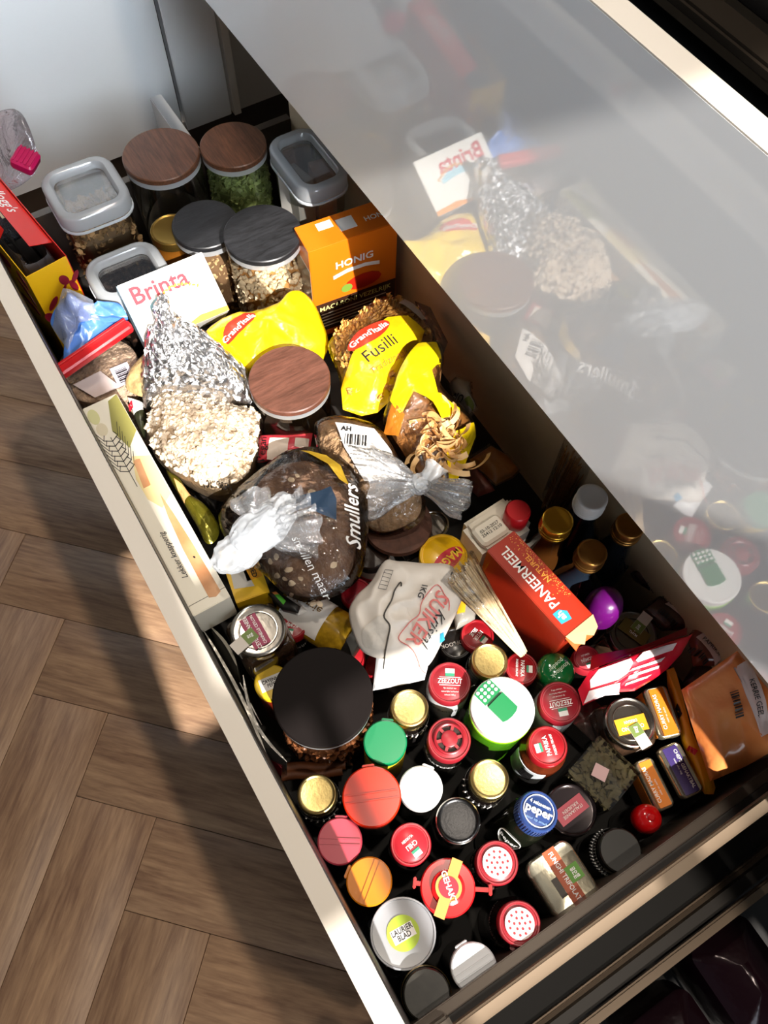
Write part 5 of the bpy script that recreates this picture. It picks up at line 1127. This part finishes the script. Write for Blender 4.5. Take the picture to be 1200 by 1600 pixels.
fnb = P.textfn(*z4((615, 690))[0], 0.19, (0.97, 0.05), 0.003)
for k in range(9):
    x = -0.012 + 0.0027 * k; a_, b_ = fnb(Vector((x, -0.006, 0))), fnb(Vector((x, 0.007, 0))); w_ = fnb(Vector((x + 0.0007 + 0.0007 * (k % 3), -0.006, 0))) - a_
    m.quad(a_, w_, b_ - a_, (0, 0, 1), 0.0003)
m.build('barcode', ink_k, t, smooth=False)
text(t, 'ingredienten: volkoren tarwemeel\nwater, zout, gist, lijnzaad\nbewaren op een droge plaats\nna openen beperkt houdbaar', 0.0042, P.textfn(*z4((680, 745))[0], 0.19, (0.97, 0.12), 0.003), ink_k)
text(t, 'AH', 0.008, P.textfn(*z4((577, 645))[0], 0.19, (0.97, 0.05), 0.003), ink_k, 0.05)
kp_ = S(655, 757, 0.19) - P.org
fan(t, kp_, dirpx(655, 757, 0.19, (1, 0.35)) + Vector((0, 0, 0.02)), 0.052, 0.006, 0.020, knot_c, 1.0, 11); crumple(t, kp_ + Vector((0, 0, 0.002)), 0.010, 0.010, 0.008, 0, knot_m, 21.0); fan(t, kp_, dirpx(655, 757, 0.19, (-1, -0.1)) + Vector((0, 0, -0.12)), 0.05, 0.006, 0.034, knot_c, 4.0, 13, 'bag_neck')
fan(t, S(668, 752, 0.195) - P.org, dirpx(668, 752, 0.19, (0.6, -0.9)) + Vector((0, 0, 0.3)), 0.02, 0.007, 0.012, knot_m, 8.0, 5)

# --- dark rye bread in a knotted clear bag
P = Pouch(zk((50, 560), (110, 450), (230, 330), (420, 180), (560, 100), (800, 90), (970, 200), (1060, 370), (1095, 560), (1075, 800), (1030, 990), (880, 1110), (680, 1160), (520, 1110), (380, 980), (260, 880), (100, 720)), [0.165] * 17, 0.030, 0.07, 0.004, 38, 15.0, ridge=0.55, per=5)
t = bag('rye_bread_bag', 'dark round rye bread in a knotted clear bag with white script', 'bag', P, film('rye_bag_film', (0.97, 0.97, 0.97), 0.05, 0.05, 1.0, bump=1.0, bscale=28), 18, 'knotted bread bags')
PB = Pouch(zk((330, 330), (480, 220), (700, 190), (900, 300), (1030, 500), (1010, 760), (960, 960), (800, 1090), (640, 1120), (480, 1060), (370, 930), (300, 700), (290, 480)), 0.155, 0.028, 0.06, 0.003, 45, 17.0, p=4.0)
m = PB.mb(14); off = PB.org - P.org
m.v = [v + off for v in m.v]; m.build('rye_bread', mat('rye_crust', '5d4334', 0.85, col2='86664e', vscale=60, bump=0.9, bscale=160), t)
pts = [PB.out[0]] * 0 + [S(*q, 0.175) for q in zk((410, 870), (455, 855), (540, 940), (510, 985), (560, 1010), (545, 1060), (620, 990), (700, 1120), (745, 1125), (460, 960), (600, 300), (700, 420), (850, 900), (560, 330))]
MB().scatter(ico(1, (0.0045, 0.0032, 0.0010)), [rnd_m(Vector((q.x, q.y, PB.height(q.x, q.y)[0] + 0.0008)) - P.org, random.uniform(.8, 1.2), 0.4) for q in pts]).build('oat_flakes', mat('oat_flake', 'd9c3a4', 0.8), t)
text(t, 'Smullers', 0.021, P.textfn(*zk((985, 560))[0], 0.185, (-0.05, -1), 0.002), ink_w, 0.012, 0.25); text(t, 'smullen maar', 0.012, P.textfn(*zk((690, 900))[0], 0.19, (0.62, 1), 0.002), ink_w, 0.0, 0.25)
dec(t, P, 'dark_print', mat('blue_black_print', '1c2a3a', 0.2, coat=0.4), zk((480, 500), (830, 365), (870, 450), (870, 600), (730, 550), (560, 555)), 0.19, 0.0018)
dec(t, P, 'gold_print', mat('gold_print', 'b8952c', 0.3, 0.4), zk((620, 120), (800, 150), (900, 230), (960, 370), (890, 330), (800, 210)), 0.18, 0.0018)
kp_ = S(*zk((400, 660))[0], 0.215) - P.org
g_ = lambda x, y, z: S(*zk((x, y))[0], z) - P.org
an = math.atan2(*(dirpx(410, 830, 0.2, (-1, 0.6)).yx))
crumple(t, g_(330, 660, 0.212), 0.026, 0.019, 0.013, an, knot_m, 3.0); crumple(t, g_(200, 800, 0.202), 0.026, 0.017, 0.010, an, knot_m, 8.0, 'bag_tail', 0.3)
crumple(t, g_(450, 560, 0.208), 0.020, 0.014, 0.011, an + 0.5, knot_m, 13.0, 'bag_knot', 0.5)
fan(t, kp_ + Vector((0, 0, -.002)), dirpx(410, 830, 0.2, (1, -0.25)) + Vector((0, 0, -0.4)), 0.040, 0.010, 0.036, knot_c, 6.0, 12, 'bag_neck')
fan(t, g_(330, 620, 0.205), dirpx(410, 830, 0.2, (-0.3, -1)) + Vector((0, 0, 0.1)), 0.030, 0.010, 0.022, knot_c, 9.0, 5, 'bag_neck')

# --- paper sugar bag
P = Pouch(zs((-20, 430), (120, 290), (245, 100), (390, 105), (600, 120), (880, 150), (975, 390), (930, 560), (800, 830), (690, 1040), (600, 1110), (500, 1050), (330, 1025), (150, 1005), (0, 900), (-90, 600)), [0.155, 0.16, 0.165, 0.165, 0.165, 0.165, 0.16, 0.155, 0.15, 0.145, 0.14, 0.145, 0.148, 0.148, 0.15, 0.155], 0.020, 0.03, 0.0055, 38, 21.0, ridge=0.65, p=3.0, q=0.7, per=5)
t = bag('sugar_bag', 'white paper sugar bag with red and black lettering, folded over at the corner', 'bag', P, mat('sugar_paper', 'e4dcd2', 0.45, var=0.04, vscale=15, coat=0.1), 34)
PF = Pouch(zs((170, 980), (420, 960), (660, 950), (650, 1100), (620, 1215), (400, 1265), (135, 1315)), [0.12, 0.12, 0.12, 0.11, 0.105, 0.10, 0.10], 0.012, 0.02, 0.004, 45, 23.0, sharp=True, ridge=0.5)
m = PF.mb(12); off = PF.org - P.org; m.v = [v + off for v in m.v]; m.build('bag_base', mat('sugar_paper_base', 'e3e4e6', 0.35, coat=0.2), t)
text(t, 'SUIKER', 0.0205, P.textfn(*zs((650, 615))[0], 0.18, (-0.56, 0.83), 0.0034), mat('pale_red_print', 'e07a74', 0.5), 0.012, squeeze=0.9)
text(t, 'Kristal', 0.0140, P.textfn(*zs((712, 690))[0], 0.18, (-0.52, 0.85), 0.0034), ink_k, 0.0, 0.35); text(t, '1KG', 0.0085, P.textfn(*zs((600, 385))[0], 0.18, (-0.35, 0.94), 0.0034), ink_k, 0.015); text(t, '2', 0.011, P.textfn(*zs((900, 215))[0], 0.18, (-0.35, 0.94), 0.0034), ink_k, 0.0)
def inkline(P, pxs, z, m, r, name): 
    pts = cat_rom([S(a, b, z) for a, b in pxs] , 6)[:-6 * 1]
    MB().tube([Vector((q.x, q.y, P.height(q.x, q.y)[0] + 0.0018)) - P.org for q in pts], r, 5).build(name, m, t)
inkline(P, zs((400, 345), (345, 370), (310, 460), (240, 600), (295, 690), (275, 800), (250, 920), (252, 995)), 0.18, mat('spoon_grey', '4a4640', 0.5), 0.0008, 'spoon_outline')
inkline(P, zs((860, 520), (800, 395), (725, 330), (600, 470), (570, 590), (480, 660), (380, 790), (520, 880), (680, 1040)), 0.18, MATS['pale_red_print'], 0.0005, 'frame_print')
dec(t, P, 'sugar_heap_print', mat('sugar_heap_print', 'cfc8be', 0.6, var=0.08, vscale=150), zs((60, 680), (190, 600), (245, 620), (290, 720), (260, 870), (80, 850), (30, 760)), 0.18, 0.0012, True)
dec(t, P, 'logo', mat('azure_logo', '2f9fd0', 0.4), zs((770, 770), (805, 745), (820, 800), (770, 840)), 0.165, 0.0010)
m = MB(); u_ = dirpx(608, 905, 0.18, (-0.35, 0.94)); v_ = Vector((-u_.y, u_.x, 0)); 
q0 = S(*zs((325, 190))[0], 0.18)
for k in range(6):
    a_ = q0 + u_ * 0.0042 * k; b_ = a_ - v_ * 0.0085; f_ = lambda w: Vector((w.x, w.y, P.height(w.x, w.y)[0] + 0.0020)) - P.org
    m.tube([f_(a_), f_(b_)], 0.00025, 4)
for v2 in (0, -0.0085): m.tube([Vector((w.x, w.y, P.height(w.x, w.y)[0] + 0.0020)) - P.org for w in (q0 + v_ * v2, q0 + v_ * v2 + u_ * 0.021)], 0.00025, 4)
m.build('table_print', ink_k, t)

# --- skewers
def skewers(label, px0, z0, px1, z1, n, spread0, spread1, filmm, m, tipm=None):
    a, b = S(*px0, z0), S(*px1, z1); d = (b - a); L_ = d.length; d.normalize(); sd = Vector((-d.y, d.x, 0)).normalized(); up = d.cross(sd) * -1
    if up.z < 0: up = -up
    t = thing('skewer_bundle', label, 'skewers', a, None, 'bundles of wooden skewers')
    for k in range(n):
        q = random.uniform(-1, 1); e = random.uniform(-1, 1) * math.sqrt(1 - q * q)
        p0 = sd * q * spread0 + up * e * spread0 * 0.7 - d * random.uniform(0, 0.012); p1 = d * L_ + sd * q * spread1 + up * e * spread1 * 0.7
        MB().tube([p0, p0.lerp(p1, 0.9), p1], [0.0010, 0.0010, 0.0003], 6).build('skewer', m, t)
    rings = []
    for j in range(8):
        q = j / 7; w = spread0 * 1.25 + (spread1 * 1.4 - spread0 * 1.25) * q
        rings.append([d * (L_ * q * 0.9 - 0.014) + (sd * math.cos(x * .3927) + up * 0.75 * math.sin(x * .3927)) * w * (1 + 0.15 * noise.noise(Vector((x, j, 3)))) for x in range(16)])
    MB().loops(rings, (True, False)).build('film', filmm, t)
    return t
sk = mat('skewer_wood', 'd9c19a', 0.6, var=0.12, vscale=90)
t = skewers('fan of pale wooden skewers in film lying beside the breadcrumb carton', (725, 900), 0.172, (818, 1022), 0.115, 80, 0.019, 0.005, film('skewer_film', (0.97, 0.97, 0.97), 0.1, 0.06, 0.7, bump=0.8, bscale=60), sk)
skewers('bundle of brown wooden skewers standing by the drawer back', (905, 715), 0.14, (860, 800), 0.02, 34, 0.020, 0.014, MATS['skewer_film'], mat('brown_skewer', 'a97c48', 0.6))

# --- thin sachets
def sachet(name, label, pxs, z, m, ht=0.006, hb=0.004, seed=0.0, wr=0.002, sharp=True, cat='sachet', group=None, per=6, ws=35, nr=9):
    P = Pouch(pxs, z, ht, hb, wr, ws, seed, per, sharp=sharp, ridge=0.4); t = bag(name, label, cat, P, m, nr, group, 'sachet'); return t, P
redf = mat('red_foil', 'd01830', 0.25, coat=0.5)
t, P = sachet('red_sachet', 'opened bright red sachet with white print lying across the jars', zr((160, 640), (120, 510), (215, 360), (560, 225), (880, 110), (1055, 55), (960, 220), (850, 340), (745, 420), (580, 520), (380, 535)), [0.125, 0.13, 0.14, 0.145, 0.145, 0.14, 0.135, 0.13, 0.128, 0.125, 0.125], redf, 0.010, 0.008, 31.0)
pw = mat('pinkish_white_print', 'f0dcdc', 0.35)
for pts in (((230, 420), (290, 345), (540, 265), (560, 300), (530, 370), (460, 420), (240, 480)), ((580, 280), (640, 215), (920, 135), (890, 190), (600, 295)), ((560, 340), (830, 245), (800, 280), (540, 360)), ((545, 390), (800, 300), (790, 325), (540, 410)), ((530, 440), (740, 370), (700, 400), (525, 460)), ((230, 500), (480, 440), (500, 510), (380, 520), (200, 590))):
    dec(t, P, 'print_block', pw, zr(*pts), 0.145, 0.0012)
P3 = Pouch(zr((215, 350), (235, 230), (420, 225), (700, 130), (1010, 0), (1010, 60), (880, 105), (560, 222)), [0.138, 0.125, 0.125, 0.13, 0.135, 0.143, 0.145, 0.145], 0.002, 0.002, 0.001, 30, 2.0, sharp=True)
m = P3.mb(6); off = P3.org - P.org; m.v = [v + off for v in m.v]; m.build('back_flap', mat('red_foil_back', '8e0f20', 0.3), t)
t, P = sachet('yellow_sachet', 'yellow sachet standing between the small tins and the orange bag', z8((640, 660), (680, 645), (720, 830), (760, 960), (910, 1310), (900, 1345), (850, 1345), (740, 1060), (690, 860)), 0.085, mat('yellow_sachet_film', 'f0a81c', 0.3, coat=0.3, bump=0.3, bscale=60), 0.006, 0.02, 33.0)
dec(t, P, 'red_print', ink_r, z8((765, 1075), (810, 1105), (795, 1130), (755, 1095)), 0.09, 0.001); dec(t, P, 'dark_print', ink_k, z8((700, 840), (725, 900), (715, 930), (695, 870)), 0.09, 0.001)
# zip bags by the drawer back
def zipbag(label, pxs, z, m, lab, words, v, seed):
    P = Pouch(pxs, z, 0.012, 0.02, 0.005, 30, seed, 6, sharp=True, ridge=0.5, p=3.5); t = bag('zip_bag', label, 'bag', P, m, 12, 'labelled zip bags of spices', 'pouch')
    if lab:
        zz = (z if not isinstance(z, (list, tuple)) else sum(z) / len(z)) + 0.01
        dec(t, P, 'label', mat('pale_pink_label', 'e0c8c0', 0.5), lab, zz, 0.0016); cx = sum(p[0] for p in lab) / len(lab); cy = sum(p[1] for p in lab) / len(lab)
        text(t, words, 0.0062, P.textfn(cx, cy, zz, v, 0.0026), ink_k, 0.005)
        m_ = MB(); fn = P.textfn(cx - 10, cy + 3, zz, v, 0.0026)
        for k in range(12):
            x = -0.012 + 0.002 * k; a_, b_ = fn(Vector((x, -0.011, 0))), fn(Vector((x, -0.005, 0))); w_ = fn(Vector((x + 0.0006 + 0.0005 * (k % 3), -0.011, 0))) - a_; m_.quad(a_, w_, b_ - a_, (0, 0, 1), 0.0003)
        m_.build('barcode', ink_k, t, smooth=False)
    return t
zipbag('big orange zip bag of curry powder with a pink barcode label', z8((720, 770), (1030, 555), (1200, 760), (1235, 1100), (1080, 1190), (880, 1275)), [0.13, 0.17, 0.17, 0.15, 0.115, 0.10], mat('orange_spice_bag', 'd8702e', 0.22, col2='eda060', vscale=14, coat=0.5, bump=0.5, bscale=40), z8((965, 680), (1035, 640), (1195, 1010), (1150, 1035)), 'KERRIE GEEL', (0.38, 0.92), 41.0)
zipbag('pinkish brown zip bag folded behind the red sachet', z8((760, 470), (850, 350), (960, 470), (1010, 560), (900, 640), (790, 640)), 0.10, mat('pinkish_spice_bag', '80483c', 0.22, coat=0.5, bump=0.6, bscale=40), z8((800, 480), (840, 460), (960, 580), (920, 625)), 'PAPRIKA', (0.72, 0.7), 43.0)
zipbag('brown zip bag standing behind the dim tin-lidded jar', z8((500, 330), (640, 215), (800, 330), (830, 380), (740, 440), (620, 440)), 0.085, mat('brown_spice_bag', '4a302a', 0.25, coat=0.4, bump=0.6, bscale=40), z8((625, 300), (660, 285), (780, 370), (750, 400)), 'NOOTMUSKAAT', (0.75, 0.66), 45.0)
zipbag('dark brown zip bag nearest the bronze cap by the tall front', z8((440, 130), (570, 10), (720, 160), (790, 280), (640, 300)), 0.08, mat('dark_brown_spice_bag', '3a2824', 0.25, coat=0.4, bump=0.6, bscale=40), z8((530, 110), (570, 65), (760, 260), (740, 290)), 'GEMALEN PEPER', (0.7, 0.71), 47.0)
zipbag('brown zip bag lying under the orange curry bag', z8((720, 740), (800, 610), (900, 640), (880, 690), (760, 790)), 0.07, MATS['brown_spice_bag'], None, '', (1, 0), 49.0)
# packs along the drawer back under the tall front
t, P = sachet('cheese_pack', 'flat amber pack in clear film by the drawer back', za((560, 1190), (760, 1060), (920, 1150), (1025, 1280), (960, 1350), (810, 1420)), 0.07, mat('amber_pack', 'b06a10', 0.3, coat=0.5, bump=0.3, bscale=40), 0.008, 0.01, 51.0, cat='pack')
P.mb(9, 1.12, 0.001).build('film', bag_m, t)
t, P = sachet('white_tub', 'white tub lying in film beside the torn pasta bag', za((375, 480), (430, 425), (570, 480), (575, 620), (620, 700), (560, 760), (420, 600)), 0.085, mat('dull_white_tub', 'b9b2a6', 0.4), 0.012, 0.02, 52.0, cat='tub'); P.mb(9, 1.25, 0.004).build('film', bag_m, t)
text(t, 'BIO', 0.010, P.textfn(*za((450, 590))[0], 0.095, (0.9, 0.5)), ink_k, 0.03); dec(t, P, 'green_print', mat('olive_green_print', '7f8f3c', 0.5), za((515, 620), (560, 600), (610, 660), (600, 700), (540, 670)), 0.095, 0.0012)
t, P = sachet('meat_pack', 'dim pink sachet under the amber pack', za((500, 1290), (620, 1230), (760, 1400), (800, 1480), (640, 1540), (510, 1420)), 0.06, mat('dim_pink_pack', '7a4038', 0.35, var=0.2, vscale=40), 0.008, 0.01, 53.0, cat='pack')
t, P = sachet('clear_pack', 'dark smoky film pack behind the spiral pasta by the drawer back', [(648, 470), (672, 480), (700, 535), (690, 560), (662, 520)], 0.12, film('smoky_film', (0.55, 0.5, 0.45), 0.1, 0.08, 0.7, bump=0.8, bscale=50, milky=0.3, milk=(0.2, 0.17, 0.14)), 0.008, 0.012, 54.0, cat='pack')
# packs under the bags
t, P = sachet('red_label_pack', 'red pack with a white label under the puffed grain bag', z4((225, 680), (440, 670), (430, 730), (330, 760), (215, 790)), 0.13, mat('red_pack', 'cf3a48', 0.4), 0.008, 0.012, 55.0, cat='pack')
dec(t, P, 'label', mat('cream_label', 'e6d6c8', 0.5), z4((265, 690), (345, 690), (330, 770), (250, 765)), 0.138, 0.0012); dec(t, P, 'label', mat('cream_label', 'e6d6c8', 0.5), z4((370, 690), (425, 685), (420, 725), (365, 722)), 0.138, 0.0012); text(t, 'Vegan', 0.013, P.textfn(*z4((235, 735))[0], 0.137, (0.1, -1)), ink_k, 0.0, 0.2)
olive = mat('olive_gold_foil', '6f6a1c', 0.2, 0.6, bump=0.5, bscale=60)
t, P = sachet('olive_foil_packet', 'olive gold foil packet squeezed beside the breadstick carton', z5((440, 490), (500, 520), (560, 610), (640, 665), (700, 760), (690, 830), (640, 850), (590, 760), (520, 640)), 0.13, olive, 0.010, 0.02, 57.0, wr=0.004, sharp=False)
dec(t, P, 'peach_print', mat('peach_print', 'd9a46a', 0.4), z5((480, 530), (520, 560), (565, 620), (530, 650), (500, 590)), 0.137, 0.0012)
t, P = sachet('dark_packet', 'black packet in shadow under the puffed grain bag', z5((540, 540), (660, 590), (740, 620), (690, 700), (610, 650)), 0.10, mat('black_packet', '1e1b1a', 0.3, coat=0.3), 0.008, 0.02, 58.0)
t, P = sachet('patterned_packet', 'dark patterned packet with a white and red corner by the carton', z5((250, 130), (330, 150), (345, 240), (330, 330), (285, 230)), 0.12, mat('dark_green_packet', '2a2c1c', 0.3, var=0.4, vscale=90), 0.006, 0.02, 59.0)
dec(t, P, 'white_corner', paper, z5((252, 130), (325, 150), (330, 190), (280, 215)), 0.125, 0.0012); dec(t, P, 'red_print', ink_r, z5((250, 160), (275, 150), (282, 185), (258, 192)), 0.125, 0.0018)
yel2 = mat('yellow_carton', 'f2b70f', 0.4)
t, a, b, th = obox('yellow_carton', 'yellow and grey carton under the dark bread bag', 'box', [(372, 942), (425, 922), (388, 845), (338, 862)], 0.125, 0.11, mat('sharp_yellow_carton', 'e6b81c', 0.4))
pr(t, 'grey_print', mat('grey_print_panel', 'c9c4ba', 0.5), [(-a * 0.42, -b * 0.25), (a * 0.15, -b * 0.32), (a * 0.05, b * 0.1), (-a * 0.3, b * 0.45)], th); pr(t, 'orange_panel', mat('amber_panel', 'e09a1c', 0.5), [(0.0, -b * 0.2), (a * 0.46, -b * 0.2), (a * 0.46, b * 0.15), (0.0, b * 0.15)], th)
text(t, 'GOED', 0.0075, flat((a * 0.25, -b * 0.02, th + 0.0004), (0, -1, 0), (1, 0, 0)), ink_k, 0.02)
t, P = sachet('green_sachet', 'dark sachet with a bright green and orange stripe above the tin lid', [(418, 928), (432, 922), (470, 948), (466, 958), (440, 952)], 0.12, mat('near_black_sachet', '1f1d1b', 0.35), 0.004, 0.02, 61.0)
dec(t, P, 'green_stripe', mat('vivid_green', '5fc23a', 0.4), [(429, 930), (436, 929), (447, 940), (443, 946)], 0.124, 0.001); dec(t, P, 'orange_stripe', mat('vivid_orange', 'e8924a', 0.4), [(424, 925), (431, 924), (436, 929), (429, 930)], 0.124, 0.001)
t, P = sachet('white_sachet', 'white paper slip under the bread bag by the curry jar', [(440, 935), (470, 945), (480, 955), (466, 962), (452, 950)], 0.115, paper, 0.002, 0.004, 62.0)
t, P = sachet('clear_sachet', 'clear film sachet with yellow print beside the skewers', [(716, 930), (745, 950), (742, 968), (712, 985), (708, 955)], 0.115, film('yellow_print_film', (0.95, 0.93, 0.85), 0.1, 0.1, 0.7, bump=0.7, bscale=60, milky=0.5, milk=(0.8, 0.78, 0.7)), 0.006, 0.012, 63.0)
dec(t, P, 'yellow_print', mat('sunny_print', 'f0b428', 0.4), [(716, 938), (728, 942), (726, 958), (714, 960)], 0.12, 0.001)
# foil sachets standing between drawer front and jars
sil = mat('silver_sachet', '9a968e', 0.25, 0.7, bump=0.4, bscale=50)
def standing(label, pa, pb, z1, z0, m, bow, lab=None, group='sachets standing along the drawer front'):
    a, b = S(*pa, z1), S(*pb, z1); d = (b - a); L_ = d.length; d.normalize(); n = Vector((-d.y, d.x, 0))
    t = thing('foil_sachet', label, 'sachet', Vector((a.x, a.y, z0)), None, group); m_ = MB(); rings = []
    for i in range(13):
        q = i / 12; ring = []
        for s_ in (-1, 1):
            for j in (range(7) if s_ < 0 else range(6, -1, -1)):
                e = j / 6; th_ = 0.0045 * math.sin(math.pi * q) ** 0.5 * math.sin(math.pi * min(1, e * 0.92 + 0.04)) ** 0.6
                ring.append(d * L_ * q + n * (bow * math.sin(math.pi * q) + s_ * (th_ + 0.0003) + 0.01 * (e - 1)) + Vector((0, 0, (z1 - z0) * e)))
        rings.append(ring)
    m_.loops(rings).build('sachet', m, t)
    if lab:
        o = d * L_ * 0.42 + n * (bow + 0.0046); MB().quad(o + Vector((0, 0, (z1 - z0) * 0.35)), d * L_ * 0.25, Vector((0, 0, (z1 - z0) * 0.5)), n, 0.0006).build('label', lab, t, smooth=False)
    return t
standing('silver sachet with a barcode strip nearest the drawer front', (318, 985), (420, 1190), 0.125, 0.03, sil, 0.004, paper)
standing('silver sachet curved around the big black-lidded jar', (380, 1055), (448, 1190), 0.12, 0.02, mat('bright_silver_sachet', 'b3b0aa', 0.2, 0.8, bump=0.4, bscale=50), -0.010)
standing('crimson sachet low down beside the cinnamon sticks', (398, 1140), (440, 1200), 0.085, 0.01, mat('crimson_sachet', '8a1226', 0.35), 0.0)
standing('thin clear sachet behind the silver barcode sachet', (330, 980), (370, 1040), 0.13, 0.03, mat('grey_clear_sachet', '7d786c', 0.2, 0.3), 0.003)
# magenta clip and clear bag behind the open carton
P = Pouch([(-30, 262), (-20, 190), (22, 172), (44, 195), (60, 255), (40, 285), (0, 300)], [0.17, 0.22, 0.235, 0.235, 0.20, 0.185, 0.17], 0.016, 0.016, 0.006, 30, 71.0, ridge=0.5)
bag('clear_bag', 'empty clear bag standing behind the open red carton', 'bag', P, film('pinkish_film', (0.92, 0.86, 0.88), 0.1, 0.08, 0.8, bump=0.8, bscale=40, milky=0.07, milk=(0.7, 0.6, 0.62)), 12)
p, q = S(22, 246, 0.21), S(58, 262, 0.20)
t = thing('bag_clip', 'ribbed magenta clip on the clear bag behind the open carton', 'clip', p, frame_m((q - p).normalized(), Vector((0, 0, 1)).cross((q - p).normalized()).normalized(), (q - p).normalized().cross(Vector((0, 0, 1)).cross((q - p).normalized()).normalized())))
mg = mat('magenta_plastic', 'b3124f', 0.35); ln = (q - p).length
MB().rr(ln, 0.030, 0.005, [(0.002, -0.004), (0, 0), (0, 0.008), (0.003, 0.011)], (ln / 2, 0, 0)).build('clip_body', mg, t)
for k in range(5): MB().box((ln * (0.15 + 0.17 * k), 0, 0.0115), (0.0022, 0.026, 0.002)).build('grip_rib', mg, t)

flush_texts()
